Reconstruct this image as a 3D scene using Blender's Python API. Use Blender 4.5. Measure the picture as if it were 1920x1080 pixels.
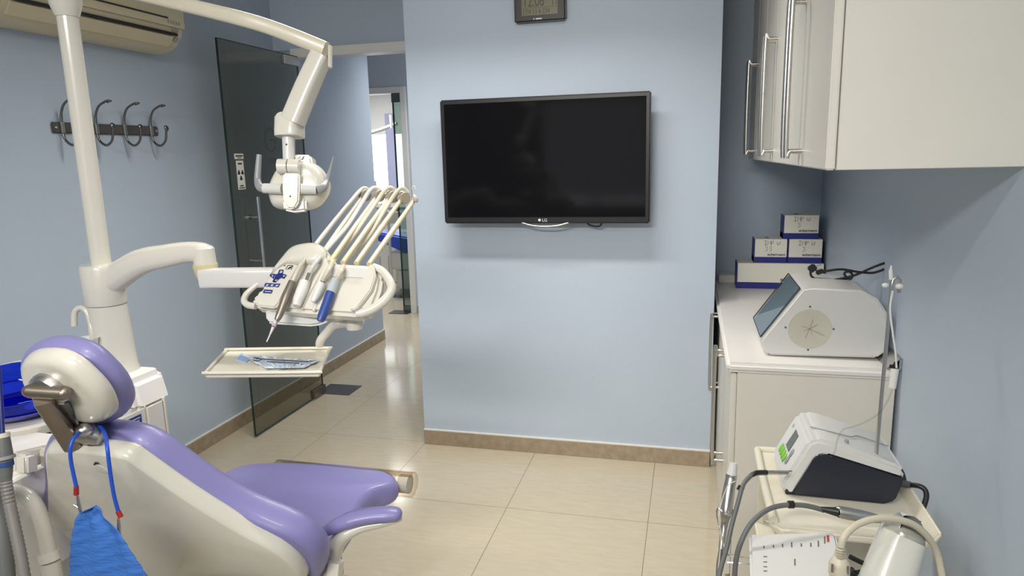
import bpy, bmesh, math, random
from mathutils import Vector, Matrix, Quaternion
random.seed(7)
for o in list(bpy.data.objects): bpy.data.objects.remove(o)
SC = bpy.context.scene; COL = SC.collection
V = Vector
# ------------------------------------------------------------------ camera
FPX = 1305.344
CAM = V((0.73952, -2.67360, 1.49532))
PI_, YA, RO = 0.188779, -0.252733, -0.025252
_f = V((math.sin(YA)*math.cos(PI_), math.cos(YA)*math.cos(PI_), -math.sin(PI_)))
_r = V((math.cos(YA), -math.sin(YA), 0)); _u = _r.cross(_f)
RT = _r*math.cos(RO)+_u*math.sin(RO); UP = _u*math.cos(RO)-_r*math.sin(RO); FW = _f
cd = bpy.data.cameras.new('camera'); cam = bpy.data.objects.new('camera', cd); COL.objects.link(cam)
cam.matrix_world = Matrix(((RT.x, UP.x, -FW.x, CAM.x), (RT.y, UP.y, -FW.y, CAM.y), (RT.z, UP.z, -FW.z, CAM.z), (0, 0, 0, 1)))
cd.sensor_width = 36; cd.lens = 36*FPX/1920; cd.clip_start = .02
SC.camera = cam
# ------------------------------------------------------------------ world, view
w = bpy.data.worlds.new('world'); SC.world = w; w.use_nodes = True
w.node_tree.nodes['Background'].inputs[0].default_value = (.75, .85, 1, 1)
w.node_tree.nodes['Background'].inputs[1].default_value = .3
vs = SC.view_settings; vs.view_transform = 'Standard'; vs.look = 'None'; vs.gamma = 1; vs.exposure = 0.10
try: vs.use_curve_mapping = False
except Exception: pass
# ------------------------------------------------------------------ lights
CEIL = 2.55
def area(name, loc, sx, sy, power, col, spread=180, rot=(0, 0, 0)):
    d = bpy.data.lights.new(name, 'AREA'); d.shape = 'RECTANGLE'; d.size = sx; d.size_y = sy
    d.energy = power; d.color = col; d.spread = math.radians(spread)
    o = bpy.data.objects.new(name, d); COL.objects.link(o); o.location = loc; o.rotation_euler = rot
    return o
WARM = (1.0, .955, .885)
LAMPS = [(-.15, -.25, 20, 124, 0, 1.5), (-.05, -2.25, 7, 150, 0, .30), (.80, -2.25, 4, 150, 0, .25), (-.05, -3.75, 16, 92, 62, 1.5)]      # x, y, watts, spread, tilt towards the television wall, length; the tilted one is added fill
for lx, ly, lw, lsp, lt, ll in LAMPS:
    _t = math.radians(lt)
    area('ceiling_tube_light', (lx, ly, CEIL-.075) if not lt else (lx, ly+.078*math.sin(_t), CEIL-.09-.078*math.cos(_t)), ll, .12 if not lt else .2, lw, WARM, lsp, (_t, 0, 0))  # tilted entry is unseen fill, added to brighten the television wall
area('hall_light', (-1.22, 2.95, 2.44),  .7, 1.2, 13, (1, .97, .92), 112)
area('far_room_light', (-3.0, 4.6, 2.45), 1.0, .6, 34, (1, .98, .95), 170)
# daylight through the closed blind of the window behind the camera
area('window_daylight', (-.25, -4.10, 1.5), 1.2, 1.1, 2.5, (.85, .92, 1.0), 170, (math.radians(-90), 0, math.radians(180)))
# ------------------------------------------------------------------ helpers
def ray(u, v): return FW+RT*((u-960)/FPX)-UP*((v-540)/FPX)
def W(u, v, w): return CAM+ray(u, v)*w                      # point at a distance in front of the camera
def on(u, v, ax, val):                                       # point on an axis plane of the room
    d = ray(u, v); i = 'xyz'.index(ax); return CAM+d*((val-CAM[i])/d[i])
def onp(u, v, p0, n):                                        # point on a free plane
    d = ray(u, v); return CAM+d*((p0-CAM).dot(n)/d.dot(n))
def srgb(r, g, b):
    f = lambda c: (c/255/12.92) if c/255 <= .04045 else ((c/255+.055)/1.055)**2.4
    return (f(r), f(g), f(b), 1)
def mat(name, col, rough=.5, metal=0, bump=0, bscale=60, var=.03, vscale=8, coat=0, spec=.5, emit=None, estr=0, stretch=None):
    m = bpy.data.materials.new(name); m.use_nodes = True; nt = m.node_tree; N = nt.nodes; L = nt.links
    b = N['Principled BSDF']; b.inputs['Roughness'].default_value = rough; b.inputs['Metallic'].default_value = metal
    b.inputs['Specular IOR Level'].default_value = spec; b.inputs['Coat Weight'].default_value = coat; b.inputs['Coat Roughness'].default_value = .08
    tc = N.new('ShaderNodeTexCoord'); mp = N.new('ShaderNodeMapping'); L.new(tc.outputs['Object'], mp.inputs[0])
    if stretch: mp.inputs['Scale'].default_value = stretch
    nz = N.new('ShaderNodeTexNoise'); nz.inputs['Scale'].default_value = vscale; nz.inputs['Detail'].default_value = 4; L.new(mp.outputs[0], nz.inputs['Vector'])
    cr = N.new('ShaderNodeValToRGB'); cr.color_ramp.elements[0].position = .3; cr.color_ramp.elements[1].position = .7
    cr.color_ramp.elements[0].color = tuple(c*(1-var) for c in col[:3])+(1,); cr.color_ramp.elements[1].color = tuple(min(1, c*(1+var)) for c in col[:3])+(1,)
    L.new(nz.outputs['Fac'], cr.inputs[0]); L.new(cr.outputs[0], b.inputs['Base Color'])
    if bump:
        n2 = N.new('ShaderNodeTexNoise'); n2.inputs['Scale'].default_value = bscale; n2.inputs['Detail'].default_value = 3; L.new(mp.outputs[0], n2.inputs['Vector'])
        bp = N.new('ShaderNodeBump'); bp.inputs['Strength'].default_value = bump; bp.inputs['Distance'].default_value = .003
        L.new(n2.outputs['Fac'], bp.inputs['Height']); L.new(bp.outputs[0], b.inputs['Normal'])
    if emit:
        b.inputs['Emission Color'].default_value = emit; b.inputs['Emission Strength'].default_value = estr
    return m
def glassy(name, tint, ior=1.5, rough=.02, gcol=(1, 1, 1, 1)):
    m = bpy.data.materials.new(name); m.use_nodes = True; nt = m.node_tree; N = nt.nodes; L = nt.links
    for n in list(N):
        if n.type == 'BSDF_PRINCIPLED': N.remove(n)
    out = [n for n in N if n.type == 'OUTPUT_MATERIAL'][0]
    t = N.new('ShaderNodeBsdfTransparent'); g = N.new('ShaderNodeBsdfGlossy'); fr = N.new('ShaderNodeFresnel'); mx = N.new('ShaderNodeMixShader')
    nz = N.new('ShaderNodeTexNoise'); nz.inputs['Scale'].default_value = 6; cr = N.new('ShaderNodeValToRGB')
    cr.color_ramp.elements[0].color = tuple(c*.96 for c in tint[:3])+(1,); cr.color_ramp.elements[1].color = tint
    L.new(nz.outputs['Fac'], cr.inputs[0]); L.new(cr.outputs[0], t.inputs[0])
    g.inputs[0].default_value = gcol; g.inputs['Roughness'].default_value = rough; fr.inputs[0].default_value = ior
    ge = N.new('ShaderNodeNewGeometry'); sb = N.new('ShaderNodeMath'); sb.operation = 'SUBTRACT'; sb.inputs[0].default_value = 1; L.new(ge.outputs['Backfacing'], sb.inputs[1])
    mu = N.new('ShaderNodeMath'); mu.operation = 'MULTIPLY'; L.new(fr.outputs[0], mu.inputs[0]); L.new(sb.outputs[0], mu.inputs[1])
    L.new(mu.outputs[0], mx.inputs[0]); L.new(t.outputs[0], mx.inputs[1]); L.new(g.outputs[0], mx.inputs[2]); L.new(mx.outputs[0], out.inputs[0])
    return m
def emis(name, col, s):
    m = bpy.data.materials.new(name); m.use_nodes = True; N = m.node_tree.nodes; L = m.node_tree.links
    b = N['Principled BSDF']; b.inputs['Base Color'].default_value = col; b.inputs['Emission Color'].default_value = col; b.inputs['Emission Strength'].default_value = s
    return m
ROOT = {}
def thing(name, label, cat, loc, group=None):
    o = bpy.data.objects.new(name, None); COL.objects.link(o); o.location = V(loc); o.empty_display_size = .05
    o['label'] = label; o['category'] = cat
    if group: o['group'] = group
    ROOT[o] = V(loc); return o
def tag(o, label, cat, group=None):
    o['label'] = label; o['category'] = cat
    if group: o['group'] = group
    return o
def struct(o): o['kind'] = 'structure'; return o
def cr_path(P, n=6, closed=False):
    P = [V(p) for p in P]
    if len(P) < 3 or n <= 1: return P
    out = []; m = len(P); rng = m if closed else m-1
    for i in range(rng):
        g = (lambda k: P[k % m]) if closed else (lambda k: P[max(0, min(m-1, k))])
        a, b, c, d = g(i-1), g(i), g(i+1), g(i+2)
        for j in range(n):
            t = j/n
            out.append(.5*((2*b)+(c-a)*t+(2*a-5*b+4*c-d)*t*t+(3*b-a-3*c+d)*t**3))
    if not closed: out.append(P[-1])
    return out
def lerpl(L, n):
    if not isinstance(L, (list, tuple)): return [L]*n
    o = []
    for i in range(n):
        t = i/(n-1)*(len(L)-1); k = min(int(t), len(L)-2); o.append(L[k]*(1-(t-k))+L[k+1]*(t-k))
    return o
class MB:
    def __init__(s): s.bm = bmesh.new()
    def _merge(s, b2):
        me = bpy.data.meshes.new('t'); b2.to_mesh(me); b2.free(); s.bm.from_mesh(me); bpy.data.meshes.remove(me); return s
    def box(s, a, b, bev=0, seg=2, M=None):
        b2 = bmesh.new(); bmesh.ops.create_cube(b2, size=1)
        a, b = V(a), V(b); c = (a+b)/2; d = b-a
        for v in b2.verts: v.co = V((v.co.x*abs(d.x)+c.x, v.co.y*abs(d.y)+c.y, v.co.z*abs(d.z)+c.z))
        if bev: bmesh.ops.bevel(b2, geom=list(b2.edges), offset=bev, segments=seg, affect='EDGES', clamp_overlap=True)
        if M is not None: bmesh.ops.transform(b2, matrix=M, verts=b2.verts)
        return s._merge(b2)
    def prism(s, pts, vec, bev=0, seg=3):
        b2 = bmesh.new(); vec = V(vec); vs_ = [b2.verts.new(V(p)) for p in pts]
        f = b2.faces.new(vs_); f.normal_update()
        r = bmesh.ops.extrude_face_region(b2, geom=[f])
        for e in r['geom']:
            if isinstance(e, bmesh.types.BMVert): e.co += vec
        bmesh.ops.recalc_face_normals(b2, faces=b2.faces)
        if bev: bmesh.ops.bevel(b2, geom=[e for e in b2.edges if e.calc_face_angle(0) > .5], offset=bev, segments=seg, affect='EDGES', clamp_overlap=True)
        bmesh.ops.triangulate(b2, faces=[f for f in b2.faces if len(f.verts) > 4])
        return s._merge(b2)
    def tube(s, P, r, seg=12, smooth=6, sq=None, up=None, flat=1.0, closed=False, rc=False):
        P = cr_path(P, smooth, closed); n = len(P); R = lerpl(r, n); b = s.bm; rings = []
        if rc:                                                   # rounded ends
            d0 = (P[0]-P[1]).normalized()*R[0]; d1 = (P[-1]-P[-2]).normalized()*R[-1]; fl_ = lerpl(flat, n)
            R = [R[0]*.30, R[0]*.72, R[0]*.93]+R+[R[-1]*.93, R[-1]*.72, R[-1]*.30]; flat = [fl_[0]]*3+fl_+[fl_[-1]]*3
            P = [P[0]+d0*.98, P[0]+d0*.72, P[0]+d0*.38]+P+[P[-1]+d1*.38, P[-1]+d1*.72, P[-1]+d1*.98]; n = len(P)
        T = []
        for i in range(n):
            if closed: t = P[(i+1) % n]-P[i-1]
            else: t = P[min(n-1, i+1)]-P[max(0, i-1)]
            T.append(t.normalized())
        u = V(up) if up else (V((0, 0, 1)) if abs(T[0].z) < .9 else V((0, 1, 0)))
        F = lerpl(flat, n)
        for i in range(n):
            if up: u = V(up)
            x = T[i].cross(u).normalized(); u2 = x.cross(T[i]).normalized(); u = u2
            ring = []
            for k in range(seg):
                a = 2*math.pi*(k+.5)/seg; ca, sa = math.cos(a), math.sin(a)
                if sq:
                    ca = math.copysign(abs(ca)**sq, ca); sa = math.copysign(abs(sa)**sq, sa)
                ring.append(b.verts.new(P[i]+x*ca*R[i]*F[i]+u2*sa*R[i]))
            rings.append(ring)
        for i in range(n if closed else n-1):
            r0, r1 = rings[i], rings[(i+1) % n]
            for k in range(seg): b.faces.new((r0[k], r0[(k+1) % seg], r1[(k+1) % seg], r1[k]))
        if not closed: b.faces.new(rings[0][::-1]); b.faces.new(rings[-1])
        return s
    def lathe(s, prof, o, ax=(0, 0, 1), seg=28, sx=1, sy=1, xd=None):
        o = V(o); ax = V(ax).normalized()
        x = V(xd) if xd else (ax.cross(V((0, 0, 1))) if abs(ax.z) < .9 else V((1, 0, 0)))
        x = (x-ax*x.dot(ax)).normalized(); y = ax.cross(x); b = s.bm; rings = []
        for r, h in prof:
            if r < 1e-6: rings.append([b.verts.new(o+ax*h)])
            else: rings.append([b.verts.new(o+ax*h+x*r*sx*math.cos(2*math.pi*k/seg)+y*r*sy*math.sin(2*math.pi*k/seg)) for k in range(seg)])
        for i in range(len(rings)-1):
            a, c = rings[i], rings[i+1]
            for k in range(seg):
                k2 = (k+1) % seg
                if len(a) == 1 and len(c) == 1: continue
                if len(a) == 1: b.faces.new((a[0], c[k2], c[k]))
                elif len(c) == 1: b.faces.new((a[k], a[k2], c[0]))
                else: b.faces.new((a[k], a[k2], c[k2], c[k]))
        return s
    def cyl(s, a, b_, r, seg=20, bev=0.0):
        a, b_ = V(a), V(b_); h = (b_-a).length; bv = min(bev, h/3, r/2)
        return s.lathe([(0, 0), (r-bv, 0), (r, bv), (r, h-bv), (r-bv, h), (0, h)] if bv else [(0, 0), (r, 0), (r, h), (0, h)], a, b_-a, seg)
    def ball(s, c, r, ax=(0, 0, 1), sx=1, sy=1, sz=1, seg=20, xd=None):
        n = 10; return s.lathe([(r*math.sin(math.pi*i/n)*1.0 if 0 < i < n else 0, -r*sz*math.cos(math.pi*i/n)) for i in range(n+1)], c, ax, seg, sx, sy, xd)
    def pillow(s, pts, n, th_f, th_b, inset=.2, steps=4, sm=3):
        """closed outline, domed by th_f along n and th_b against it"""
        P = cr_path(pts, sm, True); n = V(n).normalized(); c = sum(P, V((0, 0, 0)))/len(P); b = s.bm
        def ring(k, h): return [b.verts.new(c+(p-c)*k+n*h) for p in P]
        prof = []
        for i in range(steps, 0, -1):
            a = i/steps*math.pi/2; prof.append((1-inset*(1-math.cos(a)), -th_b*math.sin(a)))
        prof.append((1, 0))
        for i in range(1, steps+1):
            a = i/steps*math.pi/2; prof.append((1-inset*(1-math.cos(a)), th_f*math.sin(a)))
        k0 = 1-inset
        prof = [(k0*.45, -th_b*1.06)]+prof+[(k0*.45, th_f*1.06)]
        R = [ring(*q) for q in prof]; m = len(P)
        for i in range(len(R)-1):
            for k in range(m): b.faces.new((R[i][k], R[i][(k+1) % m], R[i+1][(k+1) % m], R[i+1][k]))
        c0 = b.verts.new(c-n*th_b*1.08); c1 = b.verts.new(c+n*th_f*1.08)
        for k in range(m): b.faces.new((R[0][(k+1) % m], R[0][k], c0)); b.faces.new((R[-1][k], R[-1][(k+1) % m], c1))
        return s
    def build_each(s, name, m, parent, ang=38):
        '''every loose piece becomes a part of its own'''
        b = s.bm; seen = set(); n = len(b.verts); b.verts.ensure_lookup_table(); b.verts.index_update(); out = []
        groups = []
        for v in b.verts:
            if v.index in seen: continue
            st_ = [v]; seen.add(v.index); g_ = []
            while st_:
                q_ = st_.pop(); g_.append(q_)
                for e in q_.link_edges:
                    o_ = e.other_vert(q_)
                    if o_.index not in seen: seen.add(o_.index); st_.append(o_)
            groups.append(g_)
        for g_ in groups:
            nb_ = MB(); mp_ = {v: nb_.bm.verts.new(v.co) for v in g_}
            for f in {f for v in g_ for f in v.link_faces}: nb_.bm.faces.new([mp_[v] for v in f.verts])
            out.append(nb_.build(name, m, parent, ang=ang))
        b.free(); return out
    def build(s, name, m, parent=None, root=None, ang=38, loc=None):
        b = s.bm; bmesh.ops.recalc_face_normals(b, faces=b.faces)
        for f in b.faces: f.smooth = True
        for e in b.edges:
            if len(e.link_faces) == 2 and e.calc_face_angle(0) > math.radians(ang): e.smooth = False
        me = bpy.data.meshes.new(name)
        o = bpy.data.objects.new(name, me)
        if parent is not None: off = ROOT[parent]; o.parent = parent; ROOT[o] = off
        else:
            off = V(loc) if loc is not None else V((0, 0, 0)); o.location = off; ROOT[o] = off
        bmesh.ops.translate(b, verts=b.verts, vec=-off); b.to_mesh(me); b.free()
        me.materials.append(m); COL.objects.link(o); return o
def text(name, s, o, xd, yd, size, m, parent, depth=.0004, align='LEFT', xs=1.0, bold=0):
    cu = bpy.data.curves.new('tt', 'FONT'); cu.offset = bold; cu.body = s; cu.size = size; cu.extrude = depth; cu.align_x = align
    tmp = bpy.data.objects.new('tt', cu); COL.objects.link(tmp); dg = bpy.context.evaluated_depsgraph_get()
    me = bpy.data.meshes.new_from_object(tmp.evaluated_get(dg)); bpy.data.objects.remove(tmp)
    xd = V(xd).normalized(); yd = V(yd).normalized(); z = xd.cross(yd); M = Matrix((xd*xs, yd, z)).transposed()
    off = ROOT[parent]; o = V(o)
    for v in me.vertices: v.co = M@v.co+o-off
    me.name = name; me.materials.clear(); me.materials.append(m)
    ob = bpy.data.objects.new(name, me); ob.parent = parent; ROOT[ob] = off; COL.objects.link(ob); return ob
def strokes(mb, segs, o, xd, yd, s, r):
    for pl in segs: mb.tube([V(o)+V(xd)*p[0]*s+V(yd)*p[1]*s for p in pl], r, 6, 1)
# ------------------------------------------------------------------ materials
M = {}
M['wall'] = mat('blue_wall_paint', (.475, .56, .67, 1), .5, bump=.12, bscale=90, var=.015, vscale=2)
M['hallwall'] = mat('hall_wall_paint', (.52, .57, .65, 1), .55, bump=.1, bscale=90, var=.015, vscale=2)
M['ceil'] = mat('ceiling_paint', (.78, .78, .76, 1), .8, var=.01)
M['base'] = mat('beige_stone_skirting', (.36, .29, .205, 1), .35, bump=.05, var=.14, vscale=28)
M['caulk'] = mat('white_caulk', (.78, .77, .74, 1), .5)
M['white'] = mat('white_laminate', (.80, .785, .75, 1), .38, var=.01)
M['cabw'] = mat('cream_cabinet_lacquer', (.74, .715, .65, 1), .33, var=.012)
M['top'] = mat('white_worktop_laminate', (.80, .78, .75, 1), .3, var=.012)
M['plast'] = mat('glossy_white_plastic', (.69, .67, .60, 1), .22, var=.01, coat=.3)
M['plast2'] = mat('grey_white_plastic', (.66, .66, .64, 1), .3, var=.01, coat=.15)
M['ivory'] = mat('aged_ivory_plastic', (.66, .62, .50, 1), .3, var=.03, coat=.2)
M['tray'] = mat('ivory_tray', (.68, .65, .55, 1), .3)
M['yel'] = mat('yellowed_plastic', (.62, .55, .33, 1), .35, var=.04)
M['hose'] = mat('cream_silicone_hose', (.60, .57, .47, 1), .35, var=.02)
M['rod'] = mat('yellowed_whip_rod', (.60, .53, .33, 1), .3, var=.03)
M['roller'] = mat('beige_roller', (.38, .34, .27, 1), .5)
M['ac'] = mat('yellowed_appliance_plastic', (.60, .53, .37, 1), .35, var=.02)
M['dark'] = mat('dark_slot', (.015, .013, .012, 1), .6)
M['steel'] = mat('brushed_steel', (.54, .53, .51, 1), .32, 1, bump=.05, bscale=200)
M['chrome'] = mat('chrome', (.75, .75, .75, 1), .12, 1)
M['bronze'] = mat('satin_bronze_metal', (.27, .23, .19, 1), .35, .85)
M['gun'] = mat('gunmetal', (.16, .16, .16, 1), .3, .9)
M['hook'] = mat('dark_nickel', (.20, .19, .18, 1), .25, 1)
M['rack'] = mat('grey_rack_bar', (.11, .105, .10, 1), .4, .3)
M['lil'] = mat('lilac_upholstery', (.215, .205, .44, 1), .36, bump=.08, bscale=250, var=.02, coat=.1)
M['shell'] = mat('cream_gloss_shell', (.60, .585, .515, 1), .2, var=.01, coat=.4)
M['grey'] = mat('grey_plastic', (.30, .31, .33, 1), .35)
M['dgrey'] = mat('dark_grey_rubber', (.10, .10, .11, 1), .5)
M['hosegrey'] = mat('grey_hose', (.13, .135, .135, 1), .45)
M['black'] = mat('black_plastic', (.012, .012, .013, 1), .35)
M['navy'] = mat('navy_plastic', (.014, .017, .03, 1), .35)
M['blue'] = mat('blue_print', (.012, .02, .20, 1), .45)
M['bluebox'] = mat('blue_cardboard', (.015, .022, .22, 1), .5)
M['card'] = mat('cream_cardboard', (.86, .84, .75, 1), .55, var=.01)
M['ink'] = mat('black_ink', (.02, .02, .022, 1), .6)
M['pen'] = mat('pen_ink', (.06, .055, .09, 1), .6)
M['red'] = mat('red_plastic', (.30, .015, .012, 1), .4)
M['redink'] = mat('red_ink', (.45, .06, .05, 1), .5)
M['green'] = mat('green_keys', (.22, .56, .05, 1), .4)
M['cord'] = mat('blue_cord', (.01, .07, .50, 1), .4)
M['bib'] = mat('blue_bib_paper', (.035, .15, .50, 1), .75, bump=.8, bscale=40, var=.08, vscale=30, stretch=(1, .35, 4))
M['syr'] = mat('blue_syringe', (.03, .07, .30, 1), .35)
M['syrt'] = mat('pale_blue_grey', (.45, .52, .55, 1), .4)
M['hp'] = mat('titanium_handpiece', (.30, .27, .23, 1), .35, .7)
M['pink'] = mat('lilac_tip', (.50, .38, .50, 1), .4)
M['foil'] = mat('crumpled_white_sleeve', (.74, .74, .72, 1), .45, bump=1.0, bscale=70)
M['lcd'] = mat('lcd_olive', (.16, .15, .085, 1), .3)
M['lcdg'] = mat('lcd_grey_green', (.10, .125, .10, 1), .25)
M['seg'] = mat('lcd_segment', (.05, .048, .03, 1), .4)
M['screen'] = mat('black_screen', (.005, .005, .006, 1), .08, var=0, spec=.16)
M['iris'] = mat('rubber_iris', (.56, .54, .45, 1), .55, var=.06)
M['cream'] = mat('cream_shelf_plastic', (.74, .70, .58, 1), .35, var=.015)
M['plug'] = mat('cream_plug', (.60, .55, .43, 1), .4)
M['mount'] = mat('pale_green_grey_arm', (.66, .66, .60, 1), .3, coat=.2)
M['fchair'] = mat('blue_upholstery', (.03, .09, .55, 1), .4)
M['blind'] = mat('blind_fabric', (.55, .53, .50, 1), .7, emit=(.8, .75, .68, 1), estr=.12)
M['glass'] = glassy('green_tinted_glass', (.66, .66, .61, 1), 1.5)
M['glassedge'] = mat('dark_green_glass_edge', (.012, .03, .024, 1), .15)
M['glass2'] = glassy('green_glass', (.60, .70, .66, 1), 1.5)
M['visor'] = glassy('clear_visor', (.80, .84, .86, 1), 1.5, .03)
M['clear'] = glassy('clear_tubing', (.93, .93, .92, 1), 1.4, .05)
M['pouch'] = glassy('sterile_pouch_film', (.86, .90, .96, 1), 1.9, .25)
M['cover'] = glassy('brownish_plastic_cover', (.86, .82, .75, 1), 1.45, .15, (.8, .76, .7, 1))
M['bowl'] = glassy('cobalt_glass', (.10, .20, .86, 1), 1.45, .03, (.6, .75, 1, 1))
M['bowls'] = mat('cobalt_bowl_base', (.01, .02, .42, 1), .1, coat=.5)
M['decal'] = mat('frosted_decal_and_reflection', (.10, .11, .105, 1), .6)
M['lampglow'] = emis('tube_glow', (1, .95, .88, 1), 3)
M['daywin'] = emis('daylight_pane', (.95, .97, 1, 1), 2.2)
M['slit'] = emis('daylight_slit', (.95, .97, 1, 1), 1.2)
def floor_mat():
    m = bpy.data.materials.new('polished_porcelain_tiles'); m.use_nodes = True; N = m.node_tree.nodes; L = m.node_tree.links
    b = N['Principled BSDF']; tc = N.new('ShaderNodeTexCoord'); sp = N.new('ShaderNodeSeparateXYZ'); L.new(tc.outputs['Object'], sp.inputs[0])
    def mth(op, a, c=None):
        n = N.new('ShaderNodeMath'); n.operation = op
        for i, q in enumerate((a, c)):
            if q is None: continue
            if isinstance(q, (int, float)): n.inputs[i].default_value = q
            else: L.new(q, n.inputs[i])
        return n.outputs[0]
    def line(o):
        fr = mth('FRACT', mth('ADD', mth('DIVIDE', o, .6), 100.5))
        return mth('LESS_THAN', mth('ABSOLUTE', mth('SUBTRACT', fr, .5)), .0021)
    g = mth('MAXIMUM', line(sp.outputs[0]), line(sp.outputs[1]))
    mp = N.new('ShaderNodeMapping'); mp.inputs['Scale'].default_value = (2, 9, 1); L.new(tc.outputs['Object'], mp.inputs[0])
    nz = N.new('ShaderNodeTexNoise'); nz.inputs['Scale'].default_value = 5; nz.inputs['Detail'].default_value = 7; nz.inputs['Roughness'].default_value = .65; L.new(mp.outputs[0], nz.inputs[0])
    cr = N.new('ShaderNodeValToRGB'); e = cr.color_ramp.elements; e[0].position = .3; e[0].color = (.50, .437, .325, 1); e[1].position = .68; e[1].color = (.55, .49, .375, 1)
    L.new(nz.outputs['Fac'], cr.inputs[0])
    mx = N.new('ShaderNodeMix'); mx.data_type = 'RGBA'; L.new(g, mx.inputs[0]); L.new(cr.outputs[0], mx.inputs[6]); mx.inputs[7].default_value = (.20, .16, .11, 1)
    L.new(mx.outputs[2], b.inputs['Base Color'])
    mr = N.new('ShaderNodeMix'); mr.data_type = 'FLOAT'; L.new(g, mr.inputs[0]); mr.inputs[2].default_value = .12; mr.inputs[3].default_value = .6; L.new(mr.outputs[0], b.inputs['Roughness'])
    b.inputs['Specular IOR Level'].default_value = .5
    return m
M['floor'] = floor_mat()
# ------------------------------------------------------------------ the room
XL, XR, YB, YT, XB0, XB1, YN = -1.735, 1.395, 1.23, .585, -.60, .856, -4.2
def wallbox(name, a, b, m=None): return struct(MB().box(a, b).build(name, m or M['wall']))
wallbox('floor', (-6, YN-.2, -.1), (2, 7, 0), M['floor'])
wallbox('ceiling', (XL-.12, YN-.1, CEIL), (XR+.1, YB+.1, CEIL+.1), M['ceil'])
wallbox('wall_left', (XL-.12, YN, 0), (XL, 2.56, CEIL))
wallbox('wall_right', (XR, YN, 0), (XR+.1, YB+.12, CEIL))
wallbox('wall_center', (XB0, YT, 0), (XB1, YB+.12, CEIL))
wallbox('wall_back', (XB1, YB, 0), (XR, YB+.12, CEIL))
wallbox('wall_header', (XL, YB+.03, 2.15), (XB0, YB+.12, CEIL))
wallbox('wall_rear', (XL-.12, YN-.12, 0), (XR+.1, YN, CEIL))
struct(MB().box((XL+.135, YB-.01, 2.098), (XB0-.001, YB+.10, 2.150), .003).build('trim_1', M['white']))
# hall and far room shell
wallbox('wall_hall_far', (-1.875, 3.53, 0), (-.9, 3.63, 2.5), M['hallwall'])
wallbox('wall_hall_over_door', (-4.6, 3.53, 2.14), (-1.875, 3.63, 2.5), M['hallwall'])
wallbox('wall_hall_far_left', (-4.6, 3.53, 0), (-2.85, 3.63, 2.14), M['hallwall'])
wallbox('wall_hall_right', (-.9, YB+.12, 0), (-.8, 3.63, 2.5), M['hallwall'])
wallbox('wall_hall_side', (-4.6, 2.44, 0), (XL-.12, 2.56, 2.5), M['hallwall'])
wallbox('ceiling_hall', (-4.6, YB+.12, 2.5), (-.8, 6.3, 2.6), M['ceil'])
wallbox('wall_room_far', (-5, 6.0, 0), (-1.2, 6.1, 2.5), M['hallwall'])
wallbox('wall_room_right', (-1.3, 3.63, 0), (-1.2, 6.0, 2.5), M['hallwall'])
wallbox('wall_room_left', (-5, 3.53, 0), (-4.9, 6.0, 2.5), M['hallwall'])
def baseboard(name, a, b, cap):
    o = struct(MB().box(a, b, .001, 1).build(name, M['base'])); c = MB().box(cap[0], cap[1]).build('caulk_line', M['caulk'], o); return o
T = .012
baseboard('baseboard_left', (XL, YN, 0), (XL+T, 2.56, .078), ((XL, YN, .078), (XL+T*.8, 2.56, .084)))
baseboard('baseboard_center', (XB0, YT-T, 0), (.5965, YT, .078), ((XB0-.001, YT-T*.8, .078), (.5965, YT, .084)))
baseboard('baseboard_center_right', (.5985, YT-T, 0), (XB1, YT, .078), ((.5985, YT-T*.8, .078), (XB1+.001, YT, .084)))
struct(MB().box((.5965, YT-T*.7, 0), (.5985, YT, .083)).build('trim_2', M['caulk']))
baseboard('baseboard_right', (XR-T, YN, 0), (XR, YB, .078), ((XR-T*.8, YN, .078), (XR, YB, .084)))
baseboard('baseboard_hall', (-1.815, 3.53-T, 0), (-.9, 3.53, .078), ((-1.815, 3.53-T*.8, .078), (-.9, 3.53, .084)))
# lamps on the ceiling; the tilted rear one is an added fill light
labs = ('slim fluorescent lamp on the ceiling near the television wall', 'short ceiling lamp above the dental chair', 'short ceiling lamp above the trolley side of the room', 'added tilted fill lamp on the rear ceiling aimed at the television wall')
for i, (lx, ly, lw, lsp, lt, ll) in enumerate(LAMPS):
    t = thing('ceiling_lamp', labs[i], 'ceiling lamp', (lx, ly, CEIL), 'fluorescent ceiling lamps')
    Mx = Matrix.Translation((lx, ly, CEIL-(0 if not lt else .09)))@Matrix.Rotation(math.radians(lt), 4, 'X')
    MB().box((-ll/2-.05, -.12, -.05), (ll/2+.05, .12, 0), .006, M=Mx).build('housing', M['white'], t)
    MB().box((-ll/2, -.07, -.062), (ll/2, .07, -.05), .003, M=Mx).build('diffuser', M['lampglow'], t)
    if lt: MB().box((lx-.05, ly-.03, CEIL-.09), (lx+.05, ly+.03, CEIL)).build('bracket', M['white'], t)  # carries the added fill lamp
# window behind the camera (seen mirrored in the television)
wn = struct(MB().box((-.95, YN-.005, .86), (.40, YN+.03, .92), .004).box((-.95, YN, .92), (-.90, YN+.03, 2.05)).box((.35, YN, .92), (.40, YN+.03, 2.05)).box((-.95, YN, 2.0), (.40, YN+.03, 2.06)).box((-.30, YN, .92), (-.25, YN+.03, 2.0)).build('window_1', M['white']))
MB().box((-.90, YN+.001, .92), (.35, YN+.006, 1.04)).build('pane', M['slit'], wn)
MB().box((-.89, YN+.035, 1.02), (.34, YN+.045, 2.04), .003).build('roller_blind', M['blind'], wn)
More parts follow.
